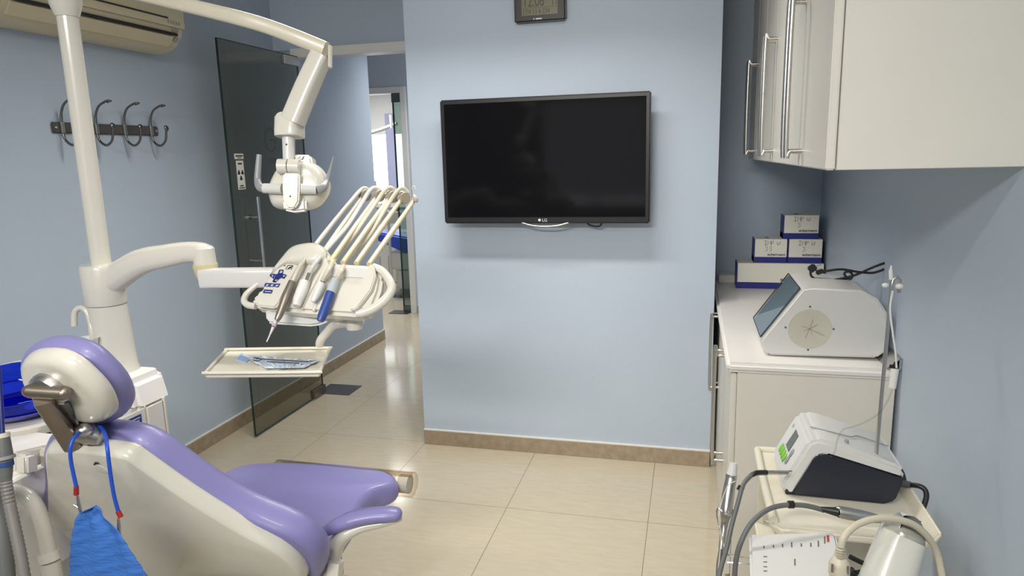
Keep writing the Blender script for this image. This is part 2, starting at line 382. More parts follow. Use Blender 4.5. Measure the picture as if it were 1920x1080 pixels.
# ------------------------------------------------------------------ glass door
GX = -1.55
gd = struct(bpy.data.objects.new('door_1', None)); COL.objects.link(gd); gd.location = (GX, 1.2, 0); ROOT[gd] = V((GX, 1.2, 0))
gp = MB().box((GX-.004, .470, .012), (GX+.004, 1.207, 2.100)).build('glass_panel', M['glass'], gd)
MB().box((GX-.0052, .4675, .011), (GX+.0052, .4715, 2.101)).box((GX-.0052, .47, .010), (GX+.0052, 1.207, .0125)).box((GX-.0052, .47, 2.0995), (GX+.0052, 1.207, 2.102)).box((GX-.0052, 1.2055, .012), (GX+.0052, 1.2085, 2.1)).build('polished_edge', M['glassedge'], gp)
MB().box((GX-.014, 1.055, 2.045), (GX+.014, 1.215, 2.094), .003).build('top_hinge_fitting', M['steel'], gd)
MB().box((GX-.016, 1.075, .012), (GX+.016, 1.222, .062), .003).build('bottom_hinge_fitting', M['bronze'], gd)
MB().box((GX-.045, 1.205, .0), (GX+.185, 1.39, .004)).build('floor_spring_plate', M['gun'], gd)
hx = GX+.05
h = MB().tube([(hx, .617, .915), (hx, .617, 1.31)], .0095, 16, 1).build('pull_handle', M['chrome'], gd)
MB().cyl((GX+.004, .617, 1.20), (hx, .617, 1.20), .007).cyl((GX-.03, .617, 1.20), (GX-.004, .617, 1.20), .014).cyl((GX+.004, .617, .965), (hx, .617, .965), .007).build('standoff', M['chrome'], h)
# glass edge reflection painted as thin lines, and round frosted logo
MB().box((GX+.0045, .5275, .10), (GX+.0052, .5285, 2.08)).box((GX+.0045, 1.145, .10), (GX+.0052, 1.146, 2.0)).build('edge_reflection_line', M['decal'], gp)
b_ = MB()
lc = on(508, 262, 'x', GX+.006)
b_.tube([lc+V((0, .052*math.cos(a/10), .062*math.sin(a/10))) for a in range(5, 58, 4)], .006, 6, 2, flat=.3).tube([lc+V((0, 0, 0)), lc+V((0, .045, 0)), lc+V((0, .045, -.04))], .005, 6, 1)
b_.build('frosted_logo', M['decal'], gp)
lg = lc+V((.001, -.03, -.13))
text('frosted_word', 'on', lg, (0, 1, 0), (0, 0, 1), .07, M['decal'], gp)
# radiation warning stickers
s1 = on(439, 288, 'x', GX+.0055)
st = tag(MB().box((GX+.0045, s1.y, s1.z-.028), (GX+.0055, s1.y+.075, s1.z)).box((GX+.0045, s1.y+.008, s1.z-.185), (GX+.0055, s1.y+.07, s1.z-.036)).build('warning_sticker', M['card'], None, loc=(GX+.006, s1.y, s1.z)), 'white radiation warning sticker on the green glass door', 'sticker')
cy, cz = s1.y+.039, s1.z-.108
b_ = MB()
for a in (90, 210, 330):
    a0 = math.radians(a+180)
    pts = [V((GX+.006, cy+.010*math.cos(a0-.0), cz+.010*math.sin(a0)))]
    pts = [V((GX+.0056, cy+.008*math.cos(a0+k), cz+.008*math.sin(a0+k))) for k in (-.5, .5)]+[V((GX+.0056, cy+.026*math.cos(a0+k), cz+.030*math.sin(a0+k))) for k in (.5, 0, -.5)]
    b_.prism(pts, (.0006, 0, 0))
for z, w_, hh in ((s1.z-.012, .06, .007), (s1.z-.022, .03, .004), (s1.z-.052, .034, .008), (s1.z-.166, .03, .006), (s1.z-.177, .05, .005)):
    b_.box((GX+.0056, cy-w_/2, z-hh/2), (GX+.0062, cy+w_/2, z+hh/2))
b_.build('printing', M['ink'], st)
# far door frame and glass leaf
d2 = struct(bpy.data.objects.new('door_2', None)); COL.objects.link(d2); d2.location = (-1.9, 3.53, 0); ROOT[d2] = V((-1.9, 3.53, 0))
MB().box((-1.885, 3.515, 0), (-1.83, 3.645, 2.14), .003).box((-2.85, 3.515, 2.085), (-1.885, 3.645, 2.14), .003).box((-2.86, 3.515, 0), (-2.805, 3.645, 2.14), .003).build('door_frame', M['white'], d2)
leaf = MB().box((-1.968, 3.545, .012), (-1.890, 3.555, 2.075)).build('glass_side_strip', M['glass2'], d2)
MB().box((-1.973, 3.540, .012), (-1.964, 3.560, 2.075)).build('strip_edge', M['glassedge'], leaf)
MB().box((-1.975, 3.525, 2.0), (-1.890, 3.575, 2.085), .004).build('top_fitting', M['gun'], d2)
MB().box((-1.965, 3.535, .002), (-1.890, 3.565, .07), .004).build('bottom_fitting', M['gun'], d2)
MB().box((-2.10, 3.46, 0), (-1.90, 3.60, .006)).build('floor_plate', M['gun'], d2)
# ------------------------------------------------------------------ television
TY = .475
tv = thing('television', 'wide black flat television mounted on the pale blue wall', 'television', (.083, TY, 1.18))
x0, x1, z0, z1 = -.398, .566, 1.181, 1.752
SL = .0
MB().box((x0, TY, z0), (x1, TY+.030, z1), .006, 3).box((x0+.12, TY+.03, z0+.06), (x1-.12, TY+.062, z1-.12), .012).build('case', M['black'], tv)
MB().box((x0+.020, TY-.0022, z0+.030), (x1-.020, TY+.001, z1-.020), .0006, 1).build('screen', M['screen'], tv)
MB().box((-.02, TY+.06, 1.33), (.20, YT, 1.60), .004).build('wall_mount', M['gun'], tv)
MB().tube([(-.02, TY+.003, z0+.003), (.03, TY-.001, z0-.010), (.09, TY-.002, z0-.014), (.15, TY-.001, z0-.010), (.20, TY+.003, z0+.003)], .0035, 10, 5, flat=.5).build('power_light_lip', M['steel'], tv)
text('logo', 'LG', (.078, TY-.003, z0+.009), (1, 0, 0), (0, 0, 1), .020, M['plast2'], tv)
MB().lathe([(0, 0), (.0065, 0), (.0065, .001), (0, .001)], (.066, TY-.001, z0+.016), (0, -1, 0), 16).build('logo_disc', M['plast2'], tv)
MB().tube([(.27, TY+.045, z0+.06), (.28, TY+.045, z0), (.31, TY+.045, z0-.017), (.345, TY+.045, z0-.010), (.36, TY+.045, z0+.06)], .004, 8, 5).build('cable', M['black'], tv)
# wall clock
ck = thing('digital_clock', 'black digital clock with olive display above the television', 'clock', (.076, YT, 2.068))
cb = on(964, 43, 'y', YT-.03); ce = on(1061, 38, 'y', YT-.03)
cx0, cx1, cz0, cz1 = cb.x, ce.x, (cb.z+ce.z)/2, (cb.z+ce.z)/2+.19
MB().box((cx0, YT-.03, cz0), (cx1, YT, cz1), .008, 3).build('case', M['black'], ck)
MB().box((cx0+.035, YT-.0315, cz0+.028), (cx1-.035, YT-.029, cz1-.02), .001, 1).build('display', M['lcd'], ck)
text('time_digits', '12:06', (cx0+.042, YT-.032, cz0+.066), (1, 0, 0), (0, 0, 1), .072, M['seg'], ck, xs=.62)
text('seconds_digits', '11', (cx1-.066, YT-.032, cz0+.066), (1, 0, 0), (0, 0, 1), .045, M['seg'], ck, xs=.7)
text('date_digits', '17/4 11 6 234', (cx0+.040, YT-.032, cz0+.034), (1, 0, 0), (0, 0, 1), .031, M['seg'], ck, xs=.72)
MB().box((cx0+.038, YT-.0322, cz0+.060), (cx1-.038, YT-.031, cz0+.0612)).build('display_divider', M['seg'], ck)
MB().box((cx0+.090, YT-.0312, cz0+.009), (cx0+.094, YT-.030, cz0+.017)).box((cx0+.100, YT-.0312, cz0+.010), (cx0+.128, YT-.030, cz0+.016)).build('maker_mark', M['plast2'], ck)
# ------------------------------------------------------------------ air conditioner
acx = -1.56
ac = thing('air_conditioner', 'yellowed split air conditioner high on the left wall', 'air conditioner', (XL, -.3, 2.05))
prof = [(XL, 2.29), (-1.575, 2.285), (-1.548, 2.24), (-1.545, 2.13), (-1.56, 2.07), (-1.60, 2.018), (-1.66, 2.0), (XL, 2.0)]
MB().prism([(x, -.72, z) for x, z in prof], (0, .965, 0), .012, 3).build('casing', M['ac'], ac)
MB().prism([(-1.546, -.66, 2.10), (-1.542, -.66, 2.10), (-1.541, -.66, 2.265), (-1.56, -.66, 2.285), (-1.565, -.66, 2.28)], (0, .90, 0), .002, 1).build('front_panel', M['ac'], ac)
MB().tube([(-1.540, -.64, 2.135), (-1.540, .13, 2.135)], .0035, 6, 1).build('trim_groove', M['dark'], ac)
MB().box((-1.556, -.62, 2.066), (-1.548, .195, 2.078)).build('louver_slot', M['dark'], ac)
MB().prism([(-1.556, -.62, 2.062), (-1.592, -.62, 2.020), (-1.60, -.62, 2.026), (-1.566, -.62, 2.066)], (0, .80, 0), .001, 1).build('louver', M['ac'], ac)
b_ = MB()
for k in range(5): b_.box((-1.5415, .13+.017*k, 2.112), (-1.540, .137+.017*k, 2.128))
b_.box((-1.551, .165, 2.083), (-1.546, .20, 2.093)); b_.lathe([(0, 0), (.013, 0), (.013, .003), (0, .003)], (-1.566, .20, 2.052), (1, 0, -.6), 16)
b_.build_each('indicator_mark', M['grey'], ac)
# ------------------------------------------------------------------ coat rack
ra = on(97, 240, 'x', XL+.006); rb = on(296, 245, 'x', XL+.006)
cr = thing('coat_rack', 'dark metal coat rack with four double hooks on the left wall', 'coat rack', (XL, ra.y, ra.z))
zr = (ra.z+rb.z)/2
MB().box((XL, ra.y, zr-.022), (XL+.010, rb.y, zr+.022), .004).build('back_bar', M['rack'], cr)
MB().ball((XL+.011, ra.y+.016, zr), .006).ball((XL+.011, rb.y-.016, zr), .006).build_each('screw', M['steel'], cr)
hk0 = None
def hook(y):
    xb = XL+.010
    hk = MB().tube([(xb+.004, y, zr-.022), (xb+.004, y, zr+.018), (xb+.010, y, zr+.058), (xb+.030, y, zr+.092), (xb+.066, y, zr+.110), (xb+.080, y, zr+.110)], [.006, .006, .005, .0048, .0048, .007], 10, 5).tube(
        [(xb+.004, y, zr-.020), (xb+.014, y, zr-.052), (xb+.045, y, zr-.070), (xb+.076, y, zr-.050), (xb+.086, y, zr-.012), (xb+.088, y, zr+.006)], .0052, 10, 6).build('double_hook', M['hook'], cr)
    MB().ball((xb+.090, y, zr+.010), .0135, (1, 0, .3), sz=.5).ball((xb+.085, y, zr+.112), .012, (0, 0, 1), sz=.5).build_each('knob', M['hook'], hk)
    MB().box((xb, y-.009, zr-.024), (xb+.012, y+.009, zr+.024), .003).build('clasp', M['steel'], hk)
    return hk
ys = [on(u, 240, 'x', XL+.012).y for u in (116, 180, 233, 282)]
hk0 = hook(ys[0])
for y in ys[1:]:
    c = hk0.copy(); COL.objects.link(c); c.parent = cr; c.location = (0, y-ys[0], 0)
    for ch in list(hk0.children):
        k = ch.copy(); COL.objects.link(k); k.parent = c
# ------------------------------------------------------------------ wall cabinets
FX = 1.02
def bar_handle(parent, y, za, zb, x):
    return MB().tube([(x, y, za), (x-.030, y, za), (x-.040, y, za+.010), (x-.040, y, zb-.010), (x-.030, y, zb), (x, y, zb)], .0066, 12, 4).build('handle', M['steel'], parent)
labs = ('cream wall cabinet nearest the camera, its bare side showing', 'cream wall cabinet in the middle of the three above the boxes', 'cream wall cabinet furthest away beside the recess')
for i, ya in enumerate((-1.035, -.31, .41)):
    yb_ = (-.312, .408, 1.10)[i]
    t = thing('wall_cabinet', labs[i], 'cabinet', (FX, ya, 1.446), 'cream wall cabinets on the right')
    MB().box((FX+.021, ya, 1.446), (XR, yb_, 2.30), .0015, 1).build('body', M['cabw'], t)
    ym = (-.65, .035, .78)[i]
    for s in (0, 1):
        a, b = ((ya+.002, ym-.0015), (ym+.0015, yb_-.002))[s]
        d = MB().box((FX, a, 1.446), (FX+.019, b, 2.295), .003, 2).build('door', M['cabw'], t)
        bar_handle(d, ym+(-.032, .032)[s], 1.487, 1.868, FX)
# base cabinets and worktop
BX = .885
labs = ('cream base cabinet with an exposed side panel beside the trolley', 'cream base cabinet running behind the television wall')
for i, (ya, yb_) in enumerate(((-.325, .33), (.332, 1.20))):
    t = thing('base_cabinet', labs[i], 'cabinet', (BX, ya, 0), 'cream base cabinets under the worktop')
    MB().box((BX+.020, ya, 0), (1.385, yb_, .764), .001, 1).build('body', M['cabw'], t)
    ym = (.03, .62)[i]
    for s in (0, 1):
        a, b = ((ya+.001, ym-.0015), (ym+.0015, yb_-.002))[s]
        d = MB().box((BX, a, .012), (BX+.019, b, .758), .003, 2).build('door', M['cabw'], t)
        bar_handle(d, ym+(-.035, .035)[s], (.30, .40)[i], (.725, .74)[i], BX)
wt = MB().box((.868, -.345, .765), (1.385, YB, .800), .012, 4).build('worktop', M['top'], None, loc=(.87, -.345, .765))
tag(wt, 'white laminate worktop with rounded edge on the base cabinets', 'worktop')
ed = tag(MB().box((1.352, -.343, .801), (1.392, .9, .806)).box((1.386, -.343, .806), (1.394, .9, .838)).prism([(1.352, -.343, .806), (1.356, -.343, .806), (1.390, -.343, .838), (1.386, -.343, .838)], (0, 1.24, 0)).build('edge_profile', M['steel'], None, loc=(1.37, -.34, .801)), 'metal sealing profile between worktop and right wall', 'metal profile')
MB().box((1.358, -.345, .807), (1.386, -.343, .818)).box((1.37, -.345, .818), (1.380, -.343, .828)).build('end_clip', M['black'], ed)
wb = tag(MB().box((.895, 1.12, .801), (.985, 1.21, .842), .004).build('cable_box', M['white'], None, loc=(.94, 1.16, .80)), 'small white box in the corner left of the stacked cartons', 'box')
MB().box((.975, 1.118, .803), (.983, 1.120, .840)).build('end_cap', M['plast2'], wb)
# ------------------------------------------------------------------ stacked implant boxes
HW = {'I': [[(0, 1), (.6, 1)], [(.3, 1), (.3, 0)], [(0, 0), (.6, 0)]], 'M': [[(0, 0), (.05, 1), (.35, .4), (.65, 1), (.7, 0)]], 'P': [[(0, 0), (.05, 1), (.5, .95), (.5, .55), (.05, .5)]],
      'W': [[(0, 1), (.1, .05), (.4, .1), (.42, .8), (.45, .1), (.8, .1), (.8, 1)]], '5': [[(.6, 1), (.15, 1), (.1, .55), (.5, .5), (.45, .1), (0, 0)]],
      '3': [[(0, 1), (.5, .95), (.2, .55), (.55, .4), (.4, 0), (0, .05)]], ',': [[(.1, .2), (0, -.1)]]}
def carton(name, label, x0, y0, z0, x1, y1, z1, rot, num, word, grp, wsize, wx):
    c = V(((x0+x1)/2, (y0+y1)/2, z0)); t = thing(name, label, 'box', c, grp)
    h_ = z1-z0
    MB().box((x0, y0, z0), (x1, y1, z0+h_*.24), .001, 1).box((x0, y0+.002, z0), (x0+.006, y1, z1-.002)).box((x1-.004, y0+.002, z0), (x1, y1, z1-.002)).build('tray', M['bluebox'], t)
    MB().box((x0+.0045, y0-.001, z0+h_*.24), (x1-.001, y1, z1), .001, 1).build('sleeve', M['card'], t)
    yf = y0-.0016
    text('brand_lettering', word, (wx, yf, z0+h_*.30), (1, 0, 0), (0, 0, 1), wsize, M['ink'], t, depth=.0006, align='RIGHT' if num else 'LEFT', bold=.00025)
    if num:
        b = MB(); s = .021; z = z0+h_*.75; x = x0+.048
        for ch in 'IMPW':
            strokes(b, HW[ch], (x, yf, z), (1, 0, 0), (0, 0, 1), s*(.85 if ch == 'W' else 1), .0009); x += s*(1.25 if ch == 'P' else .8)
        x = x0+.068-(.014 if len(num) > 1 else 0)
        for ch in num:
            strokes(b, HW[ch], (x, yf, z0+h_*.50), (1, 0, 0), (0, 0, 1), .021, .0009); x += s*.9
        b.build('handwriting', M['pen'], t)
        MB().box((x0+.055, y0+.02, z1), (x0+.075, y0+.10, z1+.0006)).build('top_label', M['grey'], t)
    return t
carton('implant_carton', 'long blue and cream carton at the bottom of the stack', .975, .985, .801, 1.385, 1.12, .930, 0, '', 'eckermann', None, .030, 1.184)
carton('implant_box', 'small carton marked 3.5 in the middle row, left', 1.055, 1.0, .931, 1.212, 1.12, 1.050, 0, '35', 'eckermann', 'small blue and cream implant boxes', .0190, 1.205)
carton('implant_box', 'small carton marked 3 in the middle row, right', 1.216, 1.0, .931, 1.375, 1.12, 1.050, 0, '3', 'eckermann', 'small blue and cream implant boxes', .0190, 1.368)
carton('implant_box', 'small carton marked 5 on top of the stack', 1.190, 1.01, 1.051, 1.355, 1.125, 1.168, 0, '5', 'eckermann', 'small blue and cream implant boxes', .0190, 1.348)
# ------------------------------------------------------------------ polishing box with glove port
def dust_box():
    y0, y1 = -.245, .06; Z = .803
    t = thing('polishing_box', 'white dust extraction box with a sloped clear window', 'polishing box', (1.17, -.09, Z))
    outl = [(.998, Z+.012), (.985, Z+.035), (.985, Z+.055), (1.107, Z+.232), (1.135, Z+.238), (1.285, Z+.232), (1.335, Z+.205), (1.365, Z+.16), (1.372, Z+.11), (1.370, Z+.03), (1.345, Z+.006), (1.01, Z)]
    MB().prism([(x, y0, z) for x, z in outl], (0, y1-y0, 0), .006, 3).build('housing', M['plast2'], t)
    # sloped visor
    a = V((.983, 0, Z+.052)); b = V((1.106, 0, Z+.234)); d = (b-a).normalized(); n = V((-d.z, 0, d.x))
    q0, q1 = a+d*.006, b-d*.004
    MB().prism([q0+n*.002+V((0, y0+.016, 0)), q1+n*.002+V((0, y0+.016, 0)), q1+n*.002+V((0, y1-.008, 0)), q0+n*.002+V((0, y1-.008, 0))], n*.004).build('window', M['visor'], t)
    MB().prism([q0+n*.0005+V((0, y0+.022, 0)), q1+n*.0005+V((0, y0+.022, 0)), q1+n*.0005+V((0, y1-.012, 0)), q0+n*.0005+V((0, y1-.012, 0))], n*.001).build('dark_interior', mat('grey_interior', (.30, .36, .39, 1), .3), t)
    bb = MB(); bb.tube([q0+n*.006+V((0, y0+.014, 0)), q1+n*.006+V((0, y0+.014, 0)), q1+n*.006+V((0, y1-.006, 0)), q0+n*.006+V((0, y1-.006, 0))], .0018, 6, 1, closed=True); bb.build('window_seal', M['dark'], t)
    c = on(1518, 617, 'y', y0-.002); c.y = y0
    port = MB().lathe([(0, .0005), (.064, .0005), (.067, .0015), (.0685, .001), (.0685, 0), (.0, 0)], c, (0, -1, 0), 40).build('glove_port', M['iris'], t)
    b2 = MB()
    for ang, ln in ((-25, .052), (35, .03), (75, .035), (160, .028), (205, .02), (250, .034), (300, .02)):
        ca, sa = math.cos(math.radians(ang)), math.sin(math.radians(ang)); b2.tube([c+V((0, -.0015, 0)), c+V((ca*ln, -.0015, sa*ln))], .0008, 4, 1)
    b2.build('slit', M['grey'], port)
    b3 = MB()
    for px in ((1519, 575), (1473, 614), (1563, 617), (1515, 656)):
        p = on(px[0], px[1], 'y', y0); b3.lathe([(0, 0), (.0036, 0), (.003, .002), (0, .0025)], p, (0, -1, 0), 12)
    b3.build_each('screw', M['dgrey'], t)
    return t
dust_box()
pc = thing('power_cable', 'black power cable with plug coiled on the polishing box', 'cable', (1.15, -.05, 1.045))
def CP(u, v, y=-.05, dz=0): return on(u, v, 'y', y)+V((0, 0, dz))
MB().tube([CP(1522, 500), CP(1520, 515), CP(1530, 524), CP(1552, 532), CP(1580, 533), CP(1590, 527), CP(1583, 513), CP(1592, 509), CP(1598, 516), CP(1592, 524), CP(1560, 526), CP(1600, 517), CP(1640, 500), CP(1668, 491), CP(1668, 499), CP(1640, 511), CP(1610, 510), CP(1575, 505), CP(1535, 511)], .0042, 10, 6).build('cord', M['black'], pc)
pg = MB().box((-.012, -.011, -.014), (.012, .011, .014), .004, M=Matrix.Translation(CP(1523, 503))@Matrix.Rotation(.9, 4, 'Y')).box((-.008, -.008, .0), (.008, .008, .026), .003, M=Matrix.Translation(CP(1530, 512))@Matrix.Rotation(1.2, 4, 'Y')).build('plug', M['black'], pc)
MB().tube([CP(1527, 500), CP(1540, 496)], .0022, 8, 1).tube([CP(1527, 507), CP(1541, 504)], .0022, 8, 1).build_each('pin', M['chrome'], pg)
# ------------------------------------------------------------------ trolley with physiodispenser
CZ = .65
ct = thing('trolley', 'cream plastic instrument trolley against the right wall', 'trolley', (1.14, -.92, 0))
fl, fr_, nl, nr = V((.932, -.70, CZ)), V((1.355, -.66, CZ)), V((.925, -1.13, CZ)), V((1.352, -1.12, CZ))
MB().prism([fl, (1.262, -.69, CZ), (1.262, -1.118, CZ), (.985, -1.125, CZ), (.955, -1.13, CZ), (.935, -1.105, CZ)], (0, 0, -.022), .006, 3).build('top_shelf', M['cream'], ct)
MB().tube([(.940, -.705, CZ+.004), (.938, -.9, CZ+.004), (.942, -1.10, CZ+.004)], .010, 10, 4).tube([(.942, -.700, CZ+.004), (1.26, -.692, CZ+.004)], .009, 10, 1).build('shelf_rim', M['cream'], ct)
MB().prism([(1.252, -.70, CZ-.02), (1.268, -.70, CZ-.02), (1.286, -.70, CZ+.016), (1.279, -.70, CZ+.020)], (0, -.415, 0), .004, 3).build('side_rail', M['cream'], ct)
MB().box((1.22, -1.08, .04), (1.25, -1.05, CZ-.02), .006).box((1.22, -.76, .04), (1.25, -.73, CZ-.02), .006).build_each('upright', M['cream'], ct)
MB().box((.94, -1.12, .42), (1.26, -.70, .44), .006).build('middle_shelf', M['cream'], ct)
MB().box((.94, -1.12, .10), (1.26, -.70, .12), .006).build('lower_shelf', M['cream'], ct)
b_ = MB()
for x in (.97, 1.235):
    for y in (-1.09, -.73):
        cs_ = MB().box((x-.015, y-.012, .03), (x+.015, y+.012, .10), .003).build('caster', M['dgrey'], ct)
        MB().cyl((x-.012, y, .026), (x+.012, y, .026), .026, 18, .004).build('wheel', M['black'], cs_)
b_ = MB()
for z in (.12, .44):
    pass
b_.box((.945, -1.115, .05), (.965, -1.095, CZ-.02), .003).box((.945, -.725, .05), (.965, -.705, CZ-.02), .003).build_each('front_post', M['cream'], ct)
# physiodispenser: profile drawn in x-z, extruded in y, then turned slightly
def physio():
    Z = CZ+.002
    t = thing('implant_motor', 'white and navy surgical motor console with green keys on the trolley', 'surgical motor', (1.10, -.86, Z))
    y0 = -.962; L = .20
    body = [(.972, Z+.022), (.988, Z), (1.205, Z), (1.228, Z+.012), (1.240, Z+.05), (1.247, Z+.084), (1.236, Z+.097), (1.080, Z+.146), (1.050, Z+.150), (1.030, Z+.140)]
    MB().prism([(x, y0, z) for x, z in body], (0, L, 0), .010, 4).build('white_cover', M['plast2'], t)
    side = [(.996, Z+.002), (1.205, Z-.001), (1.229, Z+.010), (1.241, Z+.050), (1.243, Z+.072), (1.072, Z+.118), (1.050, Z+.112), (1.040, Z+.100)]
    MB().prism([(x, y0-.004, z) for x, z in side], (0, .030, 0), .004, 3).prism([(.984, y0+.002, Z-.001), (1.2, y0+.002, Z-.001), (1.2, y0+.002, Z+.010), (.984, y0+.002, Z+.010)], (0, L-.004, 0), .002, 1).build('navy_side', M['navy'], t)
    # raised wave on the cover
    MB().tube([(1.045, y0+.075, Z+.152), (1.10, y0+.070, Z+.143), (1.14, y0+.078, Z+.132), (1.165, y0+.105, Z+.124), (1.235, y0+.11, Z+.101)], .0016, 8, 6).build('cover_seam', M['grey'], t)
    # control panel on the front slope: plane through these two points
    a = V((.975, 0, Z+.030)); b = V((1.030, 0, Z+.137)); d = (b-a).normalized(); n = V((-d.z, 0, d.x))
    def S(s, y, h=0): return a+d*s+n*(h+.001)+V((0, y, 0))
    def quad(mb, s0, s1, ya, yb, h=.0012): mb.prism([S(s0, ya), S(s1, ya), S(s1, yb), S(s0, yb)], n*h, .0004, 1)
    q = MB(); quad(q, .052, .102, y0+.085, y0+.130); q.build('display', M['lcdg'], t)
    q = MB()
    for k in range(4): q.ball(S(.033, y0+.150-.021*k, .001), .0105, n, sx=.8, sy=1.25, sz=.25, xd=(0, 1, 0))
    q.build_each('green_key', M['green'], t)
    q = MB(); q.ball(S(.040, y0+.058, .001), .010, n, sx=.8, sy=1.2, sz=.25, xd=(0, 1, 0)).ball(S(.062, y0+.058, .001), .010, n, sx=.8, sy=1.2, sz=.25, xd=(0, 1, 0)); q.build_each('grey_key', M['grey'], t)
    q = MB(); q.tube([S(.098, y0+.165, 0)+d*.006*math.cos(k*.785)+V((0, .006*math.sin(k*.785), 0)) for k in range(8)], .0007, 5, 1, closed=True); quad(q, .096, .100, y0+.163, y0+.167, .0006); q.build('power_mark', M['grey'], t)
    # irrigation tube socket
    MB().cyl((1.122, y0+.035, Z+.128), (1.122, y0+.035, Z+.140), .005).build('tube_socket', M['grey'], t)
    # bag stand
    s = on(1642, 862, 'y', -.93); e = on(1672, 535, 'y', -.93)
    rod = MB().tube([s, e, e+V((.002, 0, .014)), e+V((.010, .003, .020)), e+V((.017, .006, .012)), e+V((.018, .008, -.018))], .0044, 12, 1).build('bag_stand', M['steel'], t)
    MB().ball(on(1660, 535, 'y', -.93), .006, (1, 0, 0), sz=1.3).ball(on(1686, 537, 'y', -.93), .007, (1, 0, 0), sz=1.3).tube([on(1671, 524, 'y', -.93), on(1670, 508, 'y', -.93), on(1671, 497, 'y', -.93)], [.0048, .0045, .001], 10, 1).build('hanger_clip', M['plast2'], rod)
    return t
physio()
def q(u, v, w): return W(u, v, w)
iv = thing('irrigation_tubing', 'clear irrigation tubing with drip chamber hanging from the steel bag stand', 'tubing', W(1680, 690, 1.55))
MB().tube([q(1674, 545, 1.60), q(1669, 580, 1.60), q(1674, 625, 1.60), q(1679, 660, 1.60), q(1681, 690, 1.60)], .0022, 8, 6).build('upper_tube', M['plast2'], iv)
MB().tube([q(1678, 692, 1.60), q(1673, 728, 1.60)], [.009, .008], 14, 1).build('drip_chamber', M['plast2'], iv)
MB().tube([q(1673, 730, 1.60), q(1664, 752, 1.60), q(1648, 775, 1.60), q(1625, 790, 1.60), q(1600, 800, 1.60), q(1582, 805, 1.60), q(1571, 822, 1.59), q(1566, 845, 1.58), q(1559, 856, 1.575)], .0022, 8, 6).build('lower_tube', M['clear'], iv)
# motor lead in front
m1 = thing('motor_lead', 'grey motor lead with steel plug entering the console from the left', 'cable', W(1420, 890, 1.62))
MB().tube([q(1436, 886, 1.64), q(1476, 886, 1.68)], [.0055, .0045, .006, .0045, .006, .005], 12, 3).tube([q(1476, 884, 1.68), q(1484, 883, 1.69)], .002, 8, 1).build('connector', M['steel'], m1)
MB().tube([q(1406, 893, 1.62), q(1418, 887, 1.62), q(1436, 886, 1.64)], [.0055, .006, .0065], 12, 5).tube([q(1386, 920, 1.6), q(1391, 912, 1.6)], .0075, 10, 1).build('strain_relief', M['black'], m1)
MB().tube([q(1410, 890, 1.62), q(1394, 908, 1.60), q(1383, 945, 1.58), q(1372, 985, 1.56), q(1362, 1030, 1.54), q(1353, 1060, 1.52), q(1346, 1090, 1.50)], .0052, 12, 6).build('cord', M['hosegrey'], m1)
hz = thing('surgical_handpiece', 'brushed steel motor handpiece on grey cable lying on the trolley shelf edge', 'handpiece', W(1600, 965, 1.52))
MB().tube([q(1376, 1100, 1.50), q(1380, 1050, 1.50), q(1390, 1015, 1.50), q(1408, 982, 1.51), q(1435, 958, 1.52), q(1465, 948, 1.53), q(1500, 947, 1.53), q(1525, 951, 1.53), q(1545, 957, 1.53)], .0056, 12, 6).build('cord', M['hosegrey'], hz)
MB().tube([q(1478, 946, 1.53), q(1488, 946, 1.53)], .0085, 10, 1).build('cable_clip', M['black'], hz)
MB().tube([q(1538, 954, 1.53), q(1571, 960, 1.52)], [.005, .0105], 12, 1).build('strain_relief', M['black'], hz)
MB().tube([q(1570, 960, 1.52), q(1574, 960, 1.52), q(1600, 965, 1.515), q(1635, 971, 1.51), q(1660, 976, 1.505), q(1690, 985, 1.50), q(1722, 992, 1.50)], [.0095, .0125, .0135, .0125, .009, .006, .0055, .0075], 16, 4).build('handle', M['steel'], hz)
MB().tube([q(1718, 984, 1.50), q(1722, 975, 1.50)], .006, 10, 1).tube([q(1660, 972, 1.50), q(1700, 975, 1.49), q(1718, 983, 1.49)], .0015, 6, 3).build('chuck', M['black'], hz)
# second handpiece in wire holder at far left of the trolley
h2 = thing('contra_angle_handpiece', 'steel handpiece with white nose upright in the wire holder', 'handpiece', W(1365, 960, 1.62))
MB().tube([q(1375, 868, 1.64), q(1372, 890, 1.64)], [.0085, .0125], 14, 1).build('nose', M['plast2'], h2)
MB().tube([q(1372, 890, 1.64), q(1371, 895, 1.64)], .0132, 14, 1).tube([q(1371, 895, 1.64), q(1365, 930, 1.63), q(1361, 962, 1.62), q(1358, 985, 1.62), q(1352, 1030, 1.60)], [.0125, .014, .013, .008, .006], 14, 4).build('barrel', M['steel'], h2)
MB().tube([q(1352, 1030, 1.60), q(1347, 1060, 1.58), q(1346, 1100, 1.56)], .005, 10, 4).build('cord', M['hosegrey'], h2)
MB().tube([q(1379, 902, 1.60), q(1364, 912, 1.60), q(1352, 945, 1.60), q(1348, 975, 1.58), q(1352, 1005, 1.58), q(1346, 1080, 1.56)], .0014, 6, 6).build('thin_tube', M['hose'], h2)
wh = thing('wire_holder', 'bent chrome wire holder sticking out left of the trolley', 'wire holder', W(1360, 1020, 1.6))
MB().tube([q(1375, 960, 1.6), q(1362, 966, 1.61), q(1348, 953, 1.62), q(1344, 962, 1.62), q(1348, 985, 1.6), q(1362, 1035, 1.58), q(1376, 1042, 1.57), q(1408, 1047, 1.56)], .0018, 8, 5).tube([q(1374, 955, 1.6), q(1372, 963, 1.6), q(1357, 965, 1.61)], .0018, 8, 3).tube([q(1364, 1055, 1.58), q(1385, 1056, 1.57), q(1408, 1058, 1.56)], .0018, 8, 3).build('wire', M['chrome'], wh)
